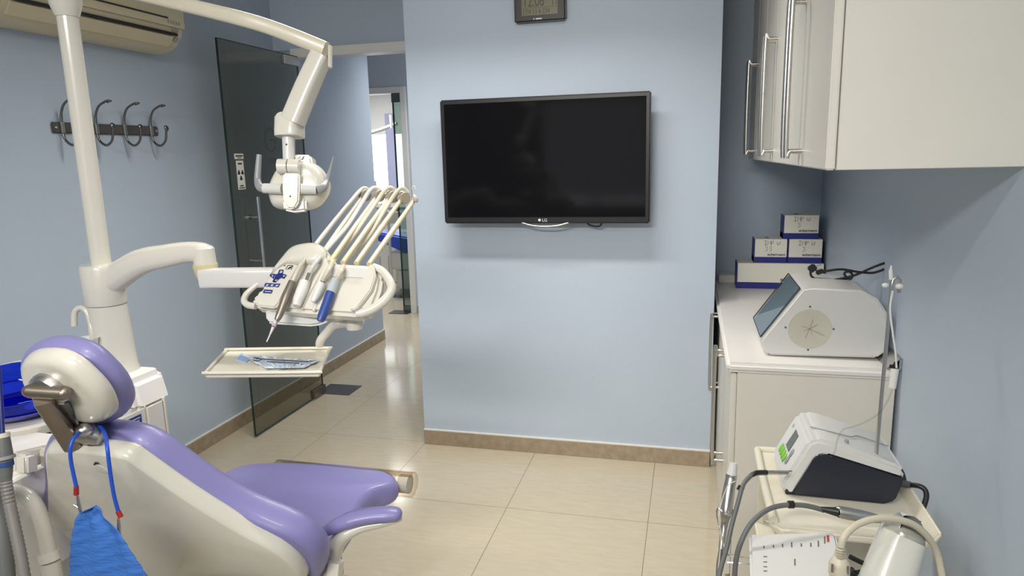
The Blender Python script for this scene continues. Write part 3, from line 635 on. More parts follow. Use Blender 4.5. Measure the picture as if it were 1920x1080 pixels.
# power lead at the back of the console
pl = thing('mains_lead', 'black lead curving from the back of the motor console', 'cable', W(1700, 905, 1.72))
MB().tube([q(1682, 905, 1.72), q(1706, 909, 1.72)], .0085, 12, 1).build('plug', M['dgrey'], pl)
MB().tube([q(1704, 909, 1.72), q(1722, 911, 1.70), q(1734, 918, 1.69), q(1737, 932, 1.68), q(1730, 955, 1.67)], .0062, 12, 6).tube([q(1673, 868, 1.76), q(1684, 876, 1.76), q(1692, 888, 1.75), q(1696, 904, 1.74)], .0055, 10, 5).build('cord', M['black'], pl)
# white control box on the second level
def control_box():
    t = thing('control_box', 'flat white control unit with small labels below the trolley shelf', 'control unit', (1.05, -1.15, .58))
    p = [W(1404, 1000, 1.55), W(1566, 996, 1.52), W(1598, 1120, 1.30), W(1408, 1130, 1.33)]
    n = (p[1]-p[0]).cross(p[3]-p[0]).normalized()
    if n.z < 0: n = -n
    p[2] = onp(1598, 1120, p[0], n)
    MB().prism(p, -n*.045, .006, 3).build('case', M['plast2'], t)
    p0 = p[0]
    def S(u, v): return onp(u, v, p0+n*.0006, n)
    def mark(mb, u, v, du, dv): mb.prism([S(u, v), S(u+du, v), S(u+du*1.1, v+dv), S(u+du*.1, v+dv)], n*.0006)
    b = MB()
    for u, v, dv in ((1431, 1024, 4), (1449, 1022, 5), (1466, 1020, 6), (1483, 1017, 9), (1501, 1019, 6), (1519, 1018, 7), (1533, 1014, 11), (1545, 1006, 13), (1489, 1048, 12)): mark(b, u, v, 2.4, dv)
    for v in (1043, 1053, 1062, 1070): mark(b, 1431, v, 7, 1.2)
    b.build('printed_label', mat('grey_ink', (.13, .13, .13, 1), .6), t)
    b = MB(); mark(b, 1550, 1004, 4.5, 12); b.build('red_mark', M['redink'], t)
control_box()
sv = tag(MB().box((.945, -1.09, .442), (1.02, -.98, .53), .006).build('white_container', M['plast'], None, loc=(.98, -1.03, .442)), 'white plastic container behind the labelled control unit', 'container')
# big rounded arm end in the foreground
am = thing('monitor_arm', 'thick grey white rounded arm rising from the bottom right corner', 'support arm', W(1680, 1040, 1.25))
MB().tube([W(1694, 1003, 1.30), W(1690, 1012, 1.30), W(1662, 1090, 1.29), W(1625, 1200, 1.27)], [.037, .039, .043, .048], 40, 4, sq=.75, up=(0, -1, .3)).build('sleeve', M['mount'], am)
ax_ = (W(1694, 1003, 1.30)-W(1662, 1090, 1.29)).normalized()
MB().lathe([(0, .012), (.018, .0115), (.030, .007), (.0365, .0), (.0365, -.006), (0, -.006)], W(1695, 1001, 1.30), ax_, 36, sx=1.0, sy=1.0).build('end_cap', mat('grey_green_cap', (.40, .40, .34, 1), .2, coat=.3), am)
kp = thing('plug_cable', 'cream cable looping over the thick arm with a hanging mains plug', 'cable', W(1575, 1030, 1.2))
MB().tube([q(1577, 1026, 1.22), q(1583, 1006, 1.22), q(1605, 985, 1.23), q(1640, 973, 1.24), q(1680, 974, 1.25), q(1715, 985, 1.26), q(1742, 1010, 1.27), q(1758, 1040, 1.28), q(1768, 1090, 1.28)], .0062, 12, 6).build('cord', M['plug'], kp)
pb = MB().tube([q(1577, 1028, 1.22), q(1575, 1048, 1.22)], [.008, .011], 14, 1).tube([q(1575, 1044, 1.22), q(1574, 1056, 1.22), q(1573, 1075, 1.22), q(1572, 1084, 1.22)], [.010, .017, .0175, .014], 18, 3).build('plug', M['plug'], kp)
b_ = MB()
for k in range(4): b_.tube([q(1567+k*.2, 1031+k*4.5, 1.212), q(1577, 1034+k*4.5, 1.208), q(1586, 1032+k*4.5, 1.212)], .0011, 6, 3)
b_.build('grip_rib', M['roller'], pb)
MB().box((-.002, -.002, -.006), (.002, .002, .008), M=Matrix.Translation(q(1560, 1066, 1.205))).box((-.002, -.002, -.006), (.002, .002, .008), M=Matrix.Translation(q(1589, 1070, 1.205))).build_each('earth_contact', M['steel'], pb)
k2 = tag(MB().tube([q(1594, 1044, 1.35), q(1610, 1052, 1.35), q(1640, 1066, 1.34)], .005, 10, 4).tube([q(1640, 1064, 1.34), q(1615, 1072, 1.34), q(1590, 1074, 1.34)], .004, 10, 4).tube([q(1590, 1070, 1.34), q(1597, 1082, 1.34)], .012, 12, 1).build('black_leads', M['black'], None, loc=W(1610, 1060, 1.35)), 'short black leads tangled between the plug and the thick arm', 'cable')
# ------------------------------------------------------------------ dental unit
UX = -.80
un = thing('dental_unit', 'white floor standing dental unit with blue spittoon beside the chair', 'dental unit', (-1.0, -1.25, 0))
MB().box((-1.42, -1.80, .0), (UX, -.955, .792), .030, 5).build('cabinet', M['white'], un)
# raised rear block carrying the column
hump = [(-1.43, .78), (-1.43, .865), (-1.35, .882), (-.845, .882), (-.822, .872), (-.806, .80), (-.802, .78)]
b_ = MB().prism([(x, -1.075, z) for x, z in hump], (0, .135, 0), .018, 4)
b_.prism([(-1.40, -1.16, .78), (-1.40, -1.07, .78), (-1.40, -1.07, .862), (-1.40, -1.095, .84), (-1.40, -1.13, .80)], (.56, 0, 0), .008, 2)
b_.build('raised_block', M['white'], un)
# panels on the chair side
MB().box((UX-.002, -1.42, .50), (UX+.003, -1.062, .795), .002, 1).build('side_panel', M['plast'], un)
MB().box((UX-.002, -1.056, .20), (UX+.0035, -.992, .792), .002, 1).build('side_door', M['plast'], un)
MB().box((UX-.003, -.988, .10), (UX+.004, -.980, .80), .001, 1).box((UX-.001, -1.061, .3), (UX+.0028, -1.0565, .80)).build('gap_strip', M['ivory'], un)
lp = MB().box((UX+.003, -1.128, .757), (UX+.0045, -1.080, .783), .001, 1).build('name_plate', M['blue'], un)
MB().box((UX+.0045, -1.122, .773), (UX+.005, -1.086, .776)).box((UX+.0045, -1.120, .765), (UX+.005, -1.09, .768)).build('plate_print', M['syrt'], lp)
# column and pole
cx, cyy = -.945, -1.0
MB().lathe([(0, .80), (.075, .80), (.069, .88), (.063, .90), (.060, .97), (.0545, 1.085), (.0545, 1.087), (0, 1.087)], (cx, cyy, 0), seg=36).build('column', M['plast'], un)
MB().lathe([(0, 1.089), (.056, 1.089), (.058, 1.095), (.060, 1.20), (.056, 1.208), (.033, 1.210), (0, 1.210)], (cx, cyy, 0), seg=36).build('collar', M['plast'], un)
# faucet, cup, cup shelf
f0 = W(174, 634, 2.05); 
MB().tube([f0+V((0, 0, -.12)), f0, W(170, 606, 2.05), W(163, 585, 2.05), W(151, 577, 2.05), W(141, 584, 2.05), W(139, 597, 2.05), W(139, 612, 2.05)], .0085, 14, 5).build('water_spout', M['plast'], un)
MB().lathe([(0, 0), (.040, 0), (.045, .006), (.045, .012), (0, .012)], W(172, 665, 2.05)-V((0, 0, .02)), seg=28).cyl(W(172, 665, 2.05)-V((0, 0, .12)), W(172, 665, 2.05)-V((0, 0, .02)), .025).build('cup_shelf', M['plast'], un)
pcup = tag(MB().lathe([(0, 0), (.026, 0), (.034, .052), (.036, .056), (.033, .056), (.024, .003), (0, .003)], W(163, 660, 2.03)-V((0, 0, .015)), seg=28).build('drinking_cup', mat('frosted_cup', (.72, .76, .76, 1), .4), None, loc=W(163, 660, 2.03)), 'white plastic drinking cup below the curved spout', 'cup')
# spittoon
MB().box((-1.30, -1.83, .50), (-.748, -1.30, .822), .035, 5).build('spittoon_shelf', M['white'], un)
bc = on(46, 790, 'z', .822)
MB().lathe([(0, -.01), (.115, -.01), (.12, 0), (.13, .016), (.128, .024), (.10, .026), (0, .026)], bc, seg=40).build('spittoon_base', M['plast'], un)
sb = MB().lathe([(.02, .028), (.06, .030), (.095, .038), (.125, .058), (.135, .085), (.131, .085), (.118, .062), (.09, .046), (.05, .038), (.02, .036), (.02, .028)], bc, seg=40).build('spittoon_bowl', M['bowl'], un)
MB().lathe([(0, .027), (.055, .027), (.095, .033), (.122, .052), (.09, .040), (.05, .034), (0, .034)], bc, seg=40).build('bowl_bottom', M['bowls'], sb)
# splash guard at the back of the bowl
b_ = MB(); rim = []
for k in range(15):
    a = math.radians(60+k*12); hgt = .085+.048*math.sin(math.pi*k/14)
    rim.append((a, hgt))
for k in range(14):
    (a, ha), (b, hb) = rim[k], rim[k+1]
    P_ = lambda an, r, z: bc+V((r*math.cos(an), r*math.sin(an), z))
    b_.prism([P_(a, .133, .08), P_(b, .133, .08), P_(b, .140, hb), P_(a, .140, ha)], V((math.cos(a), math.sin(a), 0))*.003)
b_.build('splash_guard', M['bowl'], sb)
MB().ball(bc+V((.045, .0, .048)), .026, sz=.35).build('bowl_strainer', mat('sky_blue_strainer', (.06, .22, .65, 1), .3), sb)
# instrument holder on the side
MB().prism([on(u, v, 'x', -.749) for u, v in ((22, 848), (92, 832), (92, 862), (22, 884))], (.014, 0, 0), .003, 2).build('holder_plate', M['plast'], un)
b_ = MB()
b_.prism([on(u, v, 'x', -.737) for u, v in ((26, 852), (47, 846), (52, 858), (52, 884), (27, 890))], (.034, 0, 0), .006, 3)
b_.prism([on(u, v, 'x', -.737) for u, v in ((70, 840), (84, 836), (87, 845), (87, 874), (74, 878))], (.034, 0, 0), .006, 3)
b_.build_each('instrument_cradle', M['plast'], un)
# swinging assistant arm tube and lower skirt
MB().tube([W(-60, 935, 1.55), W(0, 920, 1.55), W(45, 928, 1.55), W(66, 948, 1.55), W(80, 985, 1.56), W(92, 1040, 1.57), W(105, 1110, 1.58)], .0165, 18, 6).build('assistant_arm', M['plast'], un)
MB().tube([W(90, 1036, 1.57), W(94, 1052, 1.57)], .022, 18, 1).tube([W(94, 1052, 1.57), W(110, 1140, 1.59)], .020, 18, 1).build('arm_collar', M['plast'], un)
# suction hoses (things held by the unit)
sh = thing('suction_handpiece', 'grey suction handpiece with blue ring and ribbed hose beside the spittoon', 'suction hose', W(12, 850, 1.45))
MB().tube([W(-2, 690, 1.47), W(5, 815, 1.45)], .0045, 10, 1).build('suction_tip', mat('blue_stem', (.01, .02, .16, 1), .4), sh)
MB().tube([W(5, 812, 1.45), W(6, 820, 1.45)], .013, 16, 1).build('cap', M['ivory'], sh)
MB().tube([W(6, 820, 1.45), W(9, 855, 1.45), W(9, 862, 1.45), W(10, 900, 1.45)], [.012, .0155, .0155, .012], 18, 3).build('body', M['hosegrey'], sh)
MB().tube([W(9, 866, 1.45), W(10, 874, 1.45)], .016, 18, 1).build('blue_ring', mat('ring_blue', (.02, .06, .22, 1), .4), sh)
MB().tube([W(8, 855, 1.45), W(9, 861, 1.45)], .0195, 18, 1).build('rim_ring', M['grey'], sh)
P_ = cr_path([W(10, 895, 1.45), W(17, 940, 1.45), W(30, 1000, 1.44), W(42, 1060, 1.43), W(52, 1130, 1.42)], 14)
rr = [.0105 if i % 2 else .0120 for i in range(len(P_))]
MB().tube(P_, rr, 16, 1).build('ribbed_hose', mat('ribbed_grey_hose', (.20, .185, .18, 1), .5), sh)
tag(MB().tube([W(-12, 900, 1.47), W(-6, 950, 1.47), W(6, 1010, 1.46), W(14, 1120, 1.45)], .017, 16, 5).build('dark_hose', M['hosegrey'], None, loc=W(0, 1000, 1.47)), 'smooth dark grey hose hanging at the bottom left corner', 'suction hose')
# ------------------------------------------------------------------ operating lamp on its pole
lm = thing('operating_lamp', 'white dental operating lamp on a tall pole with curved arm', 'operating lamp', (cx, cyy, 1.21))
MB().tube([(cx, cyy, 1.209), (cx, cyy, 1.93)], .0275, 24, 1).build('pole', M['plast'], lm)
pt = on(146, 30, 'y', cyy).z
MB().lathe([(0, pt), (.030, pt), (.040, pt+.03), (.045, pt+.07), (.045, pt+.14), (0, pt+.15)], (cx, cyy, 0), seg=30).build('pole_joint', M['plast'], lm)
MB().tube([V((cx, cyy, pt+.10)), W(240, -16, 1.93), W(333, 6, 1.92), W(400, 22, 1.91), W(455, 36, 1.90), W(505, 51, 1.90), W(560, 72, 1.90), W(611, 93, 1.90)], [.020, .019, .019, .0195, .020, .020, .021, .021], 20, 6, sq=.6, up=(0, 0, 1)).build('upper_arm', M['ivory'], lm)
MB().tube([W(603, 103, 1.90), W(575, 165, 1.91), W(549, 228, 1.92)], [.026, .028, .029], 20, 3, sq=.45, up=(0, -1, .2), flat=1.0).build('spring_arm', M['plast'], lm)
MB().tube([W(619, 86, 1.885), W(619, 127, 1.885)], .008, 12, 1, flat=.6).build('joint_cover', M['plast'], lm)
LW = 1.93
MB().tube([W(543, 213, LW), W(543, 222, LW), W(543, 250, LW), W(543, 257, LW)], [.024, .034, .035, .034], 24, 2, sq=.5, up=(0, -1, 0)).build('knuckle', M['plast'], lm)
nk = MB().tube([W(541, 255, LW), W(542, 305, LW)], [.0175, .0165], 22, 1).build('neck', M['plast2'], lm)
MB().ball(W(537, 271, LW-.017), .003, FW, sz=.4).build('neck_screw', M['dgrey'], nk)
# lamp head: dish, cover, side bosses, handles
hc = W(563, 350, LW+.02)
b_ = MB(); outl = [W(u, v, LW+.03) for u, v in ((506, 362), (511, 340), (524, 318), (545, 306), (575, 303), (596, 310), (610, 324), (619, 345), (617, 362), (608, 378), (595, 389), (570, 395), (535, 394), (514, 387))]
b_.pillow(outl, -FW, .050, .030, .35, 5, 3)
hd = b_.build('reflector_head', M['plast'], lm)
b_ = MB(); outl = [W(u, v, LW+.06) for u, v in ((514, 362), (520, 335), (545, 315), (585, 315), (612, 335), (620, 360), (606, 384), (570, 396), (530, 392))]
b_.pillow(outl, FW, .010, .012, .12, 3, 3); b_.build('front_glass', M['grey'], hd)
# back box with switch recess
b_ = MB().prism([W(u, v, LW+.005) for u, v in ((548, 289), (582, 290), (588, 318), (592, 345), (560, 345), (548, 320))], FW*.05, .006, 3); b_.build('back_box', M['plast'], hd)
MB().prism([W(u, v, LW-.001) for u, v in ((554, 292), (569, 292), (566, 298.5), (554, 298.5))], FW*.005).build('switch_recess', M['gun'], hd)
MB().ball(W(558, 294, LW-.003), .007, FW, sx=1.1, sy=.7, sz=.3).build('switch', M['plast'], hd)
b_ = MB()
b_.tube([W(522, 312, LW-.03), W(540, 312, LW-.03)], .0205, 24, 1).tube([W(542, 312, LW-.03), W(562, 313, LW-.03)], .0205, 24, 1); b_.build_each('tilt_joint', M['plast'], lm)
b_ = MB().prism([W(u, v, LW-.048) for u, v in ((531, 324), (561, 325), (561, 350), (560, 378), (552, 391), (540, 391), (531, 378), (529, 350))], FW*.040, .004, 3); b_.build('yoke', M['ivory'], lm)
b_ = MB().prism([W(u, v, LW-.030) for u, v in ((529, 374), (573, 372), (574, 395), (550, 398), (531, 394))], FW*.03, .006, 3); b_.build('lower_cover', M['plast2'], hd)
MB().ball(W(544, 368, LW-.050), .0022, FW, sz=.5).build('yoke_screw', M['black'], lm)
MB().tube([W(495, 353, LW-.028), W(530, 354, LW-.036)], [.0135, .0145], 20, 1).tube([W(564, 354, LW-.036), W(593, 355, LW-.028)], [.0145, .0135], 20, 1).build_each('side_boss', M['plast2'], lm)
MB().tube([W(496, 354, LW-.028), W(487, 350, LW-.025), W(483, 338, LW-.01), W(484, 315, LW-.01), W(486, 290, LW-.01)], [.0125, .0115, .009, .0082, .0070], 16, 6).build('handle', M['grey'], lm)
MB().tube([W(593, 356, LW-.028), W(605, 352, LW-.02), W(613, 338, LW+.0), W(619, 318, LW+.01), W(625, 294, LW+.02)], [.0135, .0125, .007, .0042, .0018], 16, 6).build('handle', M['grey'], lm)
# ------------------------------------------------------------------ delivery arm and head
dv = thing('delivery_unit', 'white dentist delivery table with blue keypad on a jointed arm', 'dental delivery unit', (cx, cyy, 1.15))
c1 = V((cx, cyy, 1.165))
MB().tube([c1+V((.03, 0, -.005)), W(262, 492, 2.02), W(310, 480, 2.0), W(350, 473, 1.99), W(378, 474, 1.98), W(386, 478, 1.98)], [.040, .037, .033, .030, .029, .027], 26, 6, sq=.8, up=(0, 0, 1)).build('upper_arm', M['plast'], dv)
e1 = W(383, 480, 1.98)
MB().lathe([(0, .030), (.022, .029), (.029, .022), (.031, -.022), (0, -.022)], e1, seg=28, sx=1.0).build('elbow_cap', M['plast'], dv)
MB().lathe([(0, -.022), (.033, -.022), (.034, -.030), (.029, -.055), (.018, -.080), (0, -.086)], e1, seg=28).build('elbow_joint', M['yel'], dv)
MB().tube([W(380, 522, 1.975), W(400, 521, 1.97), W(510, 520, 1.95), W(580, 525, 1.98)], .0275, 20, 1, sq=.35, up=(0, 0, 1), flat=.8).build('lower_arm', M['plast2'], dv)
n = V((0, -math.sin(math.radians(52)), math.cos(math.radians(52)))); P0 = W(600, 535, 1.88)
ux = V((1, 0, 0)); uy = V((0, math.cos(math.radians(52)), math.sin(math.radians(52))))
def DP(u, v, off=0): return onp(u, v, P0+n*off, n)
body = [(470, 556), (486, 548), (500, 520), (524, 488), (538, 470), (554, 460), (572, 455), (600, 455), (611, 468), (622, 492), (698, 496), (706, 502), (716, 520), (712, 545), (700, 575), (680, 592), (660, 591), (560, 584), (500, 578), (474, 574)]
MB().prism([DP(*p) for p in body], -n*.045, .010, 4).build('housing', M['plast'], dv)
pan = [(476, 567), (492, 545), (507, 517), (526, 492), (546, 493), (560, 498), (548, 520), (534, 545), (522, 570), (514, 577), (486, 574)]
kp_ = MB().prism([DP(*p, .010) for p in pan], -n*.014, .004, 3).build('control_panel', M['plast'], dv)
K = .0108
b_ = MB()
for poly in ([(524, 506), (532, 506), (530, 514), (521, 514)], [(507, 514), (517, 514), (513, 523), (506, 518)], [(530, 513), (538, 516), (533, 523), (527, 521)], [(514, 522), (524, 523), (517, 530), (511, 529)], [(518, 514), (529, 514), (526, 523), (515, 522)],
             [(498, 531), (506, 531), (504, 538), (495, 537)], [(507, 531), (515, 532), (513, 538), (505, 538)], [(516, 532), (526, 532), (522, 539), (514, 538)], [(496, 543), (512, 544), (509, 550.5), (493, 549.5)]):
    b_.prism([DP(*p, K) for p in poly], n*.0022, .0008, 1)
b_.build_each('key', M['blue'], kp_)
b_ = MB()
for poly in ([(526, 507.5), (530, 508), (528.5, 512), (524, 512)], [(509, 516), (513, 516), (511, 520)], [(531, 515.5), (535, 517), (531, 520)], [(516, 524.5), (521, 524.5), (517, 528)],
             [(500, 533), (504, 533), (502, 536.5), (498, 536)], [(509, 533), (513, 533.5), (511, 537), (507, 536.5)], [(518, 534), (523, 534), (520, 537.5), (516, 537)], [(497, 545.6), (509, 546.4), (508, 548), (496.5, 547.2)]):
    b_.prism([DP(*p, K+.0023) for p in poly], n*.0004)
b_.build('key_symbol', M['syrt'], kp_)
b_ = MB()
for poly in ([(540, 497), (550, 497.5), (548, 498.6), (539, 498)], [(540, 497), (541, 497), (536, 505), (535, 505)], [(542, 501), (548, 499), (545, 503), (538, 506)], [(524, 497), (536, 498), (535.6, 499), (523.6, 498)], [(549, 498), (550, 498), (546, 506), (545, 506)]):
    b_.prism([DP(*p, K) for p in poly], n*.0006)
b_.build('printed_mark', M['ink'], kp_)
# left loop handle
MB().tube([DP(510, 509, -.01), DP(494, 524, -.012), DP(474, 540, -.012), DP(461, 553, -.012), DP(458, 565, -.012), DP(466, 572, -.012), DP(480, 574, -.012)], [.009, .0080, .0075, .0082, .009, .0095, .009], 16, 6).build('handle', M['plast'], dv)
MB().tube([DP(700, 500, -.004), DP(716, 508, -.006), DP(730, 526, -.008), DP(734, 542, -.010), DP(724, 560, -.012), DP(704, 576, -.012), DP(684, 585, -.010), DP(668, 588, -.006)], [.010, .011, .012, .012, .0125, .0125, .013, .011], 16, 6).build('handle', M['plast'], dv)
# hump relief and right divider fin
MB().pillow([DP(u, v, .0) for u, v in ((508, 516), (530, 485), (548, 466), (572, 458), (598, 458), (612, 474), (600, 494), (570, 497), (540, 500))], n, .020, .004, .5, 4, 3).build('back_hump', M['plast'], dv)
MB().prism([DP(u, v, .0) for u, v in ((698, 499), (704, 503), (708, 522), (700, 548), (672, 585), (660, 586), (668, 560), (684, 526))], n*.016, .003, 3).build('side_wing', M['plast'], dv)
# instrument troughs: dividers between slots
slots = [(566, 580, 594, 522), (588, 583, 616, 524), (612, 586, 640, 526)]
b_ = MB()
for a, b, c, d in slots: b_.tube([DP(a, b, -.001), DP((a+c)/2-2, (b+d)/2, .001), DP(c, d, .001), DP(c+10, d-22, -.001)], [.005, .006, .005, .003], 14, 5)
b_.build_each('slot_divider', M['plast'], dv)
b_ = MB()
b_.prism([DP(u, v, .001) for u, v in ((612, 500), (696, 503), (690, 522), (608, 518))], n*.002, .001, 1)
b_.build('rear_panel', M['plast2'], dv)
# underside box
bx0 = W(496, 578, 1.93)
MB().prism([W(u, v, 1.90) for u, v in ((494, 574), (497, 604), (504, 608), (580, 613), (596, 611), (616, 603), (617, 578))], V((0, .07, -.005)), .008, 3).build('underside_box', M['plast2'], dv)
b_ = MB()
for u, v in ((511, 583), (553, 587)): b_.ball(W(u, v, 1.899), .003, FW, sz=.5)
b_.build_each('box_screw', M['dgrey'], dv)
# tray arm
ZT = W(500, 682, 1.84).z
MB().tube([W(647, 598, 1.92), W(682, 598, 1.92)], .0125, 16, 1).lathe([(0, -.016), (.022, -.016), (.024, 0), (.022, .016), (0, .016)], W(664, 606, 1.92), seg=20).build('tray_joint', M['plast'], dv)
MB().tube([W(652, 605, 1.92), W(628, 609, 1.92), W(614, 622, 1.94), W(600, 641, 1.96), on(588, 656, 'z', ZT-.006)+V((0, .03, -.02)), on(575, 668, 'z', ZT-.034)], [.0135, .012, .012, .012, .012, .012], 16, 6).build('tray_arm', M['plast'], dv)
# whip rods with rollers
rods = [((594, 492), (680, 368), 1.95, 2.20), ((619, 492), (706, 369), 1.945, 2.19), ((643, 493), (730, 371), 1.94, 2.18), ((668, 494), (753, 373), 1.935, 2.17), ((692, 496), (775, 378), 1.93, 2.16)]
for (a, b, wa, wb_) in rods:
    A_, B_ = DP(*a, -.012), W(*b, wb_)
    rd = MB().tube([A_, A_.lerp(B_, .5), B_], [.0078, .0082, .0062], 12, 1).build('whip_rod', M['rod'], dv)
    if b[0] < 770:
        c_ = W(b[0]+4, b[1]-2, wb_); ax = (ux*.85-V((0, .5, 0))).normalized()
        MB().lathe([(0, -.011), (.0175, -.011), (.019, -.008), (.0150, -.003), (.0150, .003), (.019, .008), (.0175, .011), (0, .011)], c_, ax, 24).build('roller', M['roller'], rd)
    else:
        MB().ball(W(779, 372, wb_), .014, (1, .3, .4), sz=.5).build('roller', M['hose'], rd)
        MB().tube([W(772, 377, wb_), W(776, 362, wb_), W(773, 352, wb_), W(777, 349, wb_), W(780, 355, wb_)], .0016, 8, 5).build('end_hook', M['plast2'], rd)
# five instruments with hoses
def inst(name, label, parts, hose, m_h, r=.0066, off=.018):
    t = thing(name, label, 'dental handpiece', DP(*parts[0][2][0], off), 'handpieces resting on the delivery table')
    MB().tube(hose, r, 12, 6).build('hose', m_h, t)
    for nm, mm, pts, rad, oo in parts: MB().tube([DP(u, v, oo) for u, v in pts], rad, 16, 5).build(nm, mm, t)
    return t
def hose(pts, tip, wt_): 
    return [DP(*pts[0], .020), DP(*pts[1], .026)]+[W(u, v, w_) for u, v, w_ in tip]
inst('scaler_handpiece', 'bronze grey scaler handpiece with lilac collar hanging lowest on the left', [
    ('body', M['hp'], [(548, 528), (537, 556), (524, 590), (518, 602)], [.010, .013, .010, .006], .020),
    ('collar', M['pink'], [(517, 604), (513, 612)], [.0052, .0065], .020), ('neck', M['plast2'], [(521, 588), (515, 607)], [.004, .0045], .022),
    ('tip', M['plast2'], [(512, 614), (506, 628), (500, 641)], [.0045, .002, .0016], .020)],
    hose([(548, 530), (562, 500)], [(585, 468, 1.95), (625, 417, 2.06), (660, 375, 2.15), (675, 358, 2.19), (684, 353, 2.20), (692, 358, 2.21)], 0), M['hose'])
inst('turbine_handpiece', 'sleeved turbine handpiece with chrome coupling in the second slot', [
    ('coupling', M['chrome'], [(582, 508), (574, 530)], [.0065, .006], .020), ('sleeve', M['foil'], [(572, 528), (566, 545), (559, 562), (556, 574)], [.014, .0155, .014, .010], .020)],
    hose([(580, 512), (592, 492)], [(615, 465, 1.97), (650, 425, 2.05), (680, 378, 2.15), (694, 357, 2.18), (704, 352, 2.19), (714, 357, 2.2)], 0), M['plast2'])
inst('sleeved_handpiece', 'smaller handpiece wrapped in a crumpled white sleeve in the third slot', [
    ('coupling', M['dgrey'], [(607, 522), (603, 533)], [.006, .006], .018), ('sleeve', M['foil'], [(603, 531), (597, 545), (592, 556), (586, 566)], [.011, .0125, .010, .007], .018)],
    hose([(605, 526), (617, 505)], [(632, 480, 1.97), (668, 435, 2.05), (705, 380, 2.14), (722, 357, 2.17), (733, 352, 2.18), (742, 360, 2.19)], 0), M['hose'])
inst('water_syringe', 'blue tipped air and water syringe in the fourth slot', [
    ('grip', M['syrt'], [(630, 524), (620, 548)], [.012, .0125], .018), ('body', M['syr'], [(620, 549), (613, 568), (605, 590), (600, 602)], [.013, .0125, .0125, .009], .018)],
    hose([(630, 526), (640, 508)], [(652, 488, 1.97), (690, 445, 2.04), (725, 388, 2.13), (744, 360, 2.16), (755, 353, 2.17), (765, 362, 2.18)], 0), M['hose'])
# ------------------------------------------------------------------ bracket tray
ty = thing('instrument_tray', 'cream plastic instrument tray on a curved arm below the delivery table', 'tray', W(500, 680, 1.84))
zt = W(500, 682, 1.84).z
rim = [on(u, v, 'z', zt+.004) for u, v in ((383, 700), (425, 655), (620, 652), (600, 698))]
inn = [on(u, v, 'z', zt-.004) for u, v in ((395, 698), (431, 661), (612, 658), (594, 694))]
def inset(P, d):
    c = sum(P, V((0, 0, 0)))/4; return [p+(c-p).normalized()*d for p in P]
MB().prism([p-V((0, 0, .013)) for p in inset(rim, .001)], (0, 0, .009), .003, 2).build('base', M['tray'], ty)
b_ = MB(); rr_ = inset(rim, .0015)
pp = []
for i in range(4):
    a, b = rr_[i-1], rr_[i]; c = rr_[(i+1) % 4]
    pp += [b+(a-b).normalized()*.016, b+(a-b).normalized()*.005+(c-b).normalized()*.005, b+(c-b).normalized()*.016]
b_.tube(pp, .0042, 10, 3, closed=True); b_.build('raised_rim', M['tray'], ty)
MB().box(on(575, 668, 'z', zt)+V((-.03, -.02, -.030)), on(575, 668, 'z', zt)+V((.03, .02, -.013)), .002).build('bracket', M['plast'], ty)
po = thing('sterile_pouch', 'clear and blue sterile pouch of instruments lying in the tray', 'sterile pouch', W(520, 680, 1.82))
zz = zt-.006
def TP(u, v, dz=0): return on(u, v, 'z', zz+dz)
b_ = MB()
# rumpled film sheet
GN, GM = 22, 6
tl, tr, br, bl = (450, 664), (600, 676), (570, 690), (497, 691)
random.seed(3); g = []
for i in range(GN+1):
    row = []
    for j in range(GM+1):
        s, t_ = i/GN, j/GM
        u = (tl[0]*(1-s)+tr[0]*s)*(1-t_)+(bl[0]*(1-s)+br[0]*s)*t_; v_ = (tl[1]*(1-s)+tr[1]*s)*(1-t_)+(bl[1]*(1-s)+br[1]*s)*t_
        row.append(b_.bm.verts.new(TP(u, v_, .010+random.uniform(-.004, .005))))
    g.append(row)
for i in range(GN):
    for j in range(GM): b_.bm.faces.new((g[i][j], g[i+1][j], g[i+1][j+1], g[i][j+1]))
b_.build('film', mat('pouch_film', (.60, .69, .80, 1), .22, bump=.3, bscale=60), po, ang=8)
MB().prism([TP(u, v, .001) for u, v in ((440, 676), (456, 668), (592, 680), (572, 691), (500, 691), (460, 682))], (0, 0, .0012)).build('paper_backing', mat('pale_blue_paper', (.55, .66, .82, 1), .6), po)
MB().prism([TP(u, v, .004) for u, v in ((452, 664), (458, 671), (470, 674), (460, 682), (442, 676))], (.002, 0, .004)).build('folded_flap', mat('blue_flap', (.30, .47, .75, 1), .5), po)
b_ = MB(); b_.tube([TP(480, 672, .016), TP(520, 675, .017), TP(578, 678, .016)], .0014, 8, 1).tube([TP(500, 678, .016), TP(560, 681, .016)], .0014, 8, 1).tube([TP(475, 671, .017), TP(483, 671, .018), TP(490, 674, .017), TP(482, 677, .017), TP(475, 675, .016)], .0014, 8, 3).build('steel_instruments', M['gun'], po)
# ------------------------------------------------------------------ dental chair
XC = -.40
dc = thing('dental_chair', 'lilac dental chair with cream shell back facing the television', 'dental chair', (XC, -1.1, 0))
SZ = .50
def ST(u, v, z=SZ): return on(u, v, 'z', z)
right = [ST(*p) for p in ((620, 865), (693, 873), (730, 880), (745, 890), (745, 901), (727, 909), (702, 916), (684, 933), (670, 957))]
hip = [V((-.150, -1.15, SZ)), V((-.13, -1.25, SZ))]
rs = right+hip
ls = [V((-.66, -1.25, SZ)), V((-.69, -1.05, SZ)), ST(394, 903), ST(408, 886), ST(430, 875), ST(458, 867), ST(500, 864), ST(560, 864)]
outl = rs+ls
MB().pillow([p-V((0, 0, .042)) for p in outl], (0, 0, 1), .042, .032, .10, 4, 2).build('seat_pad', M['lil'], dc)
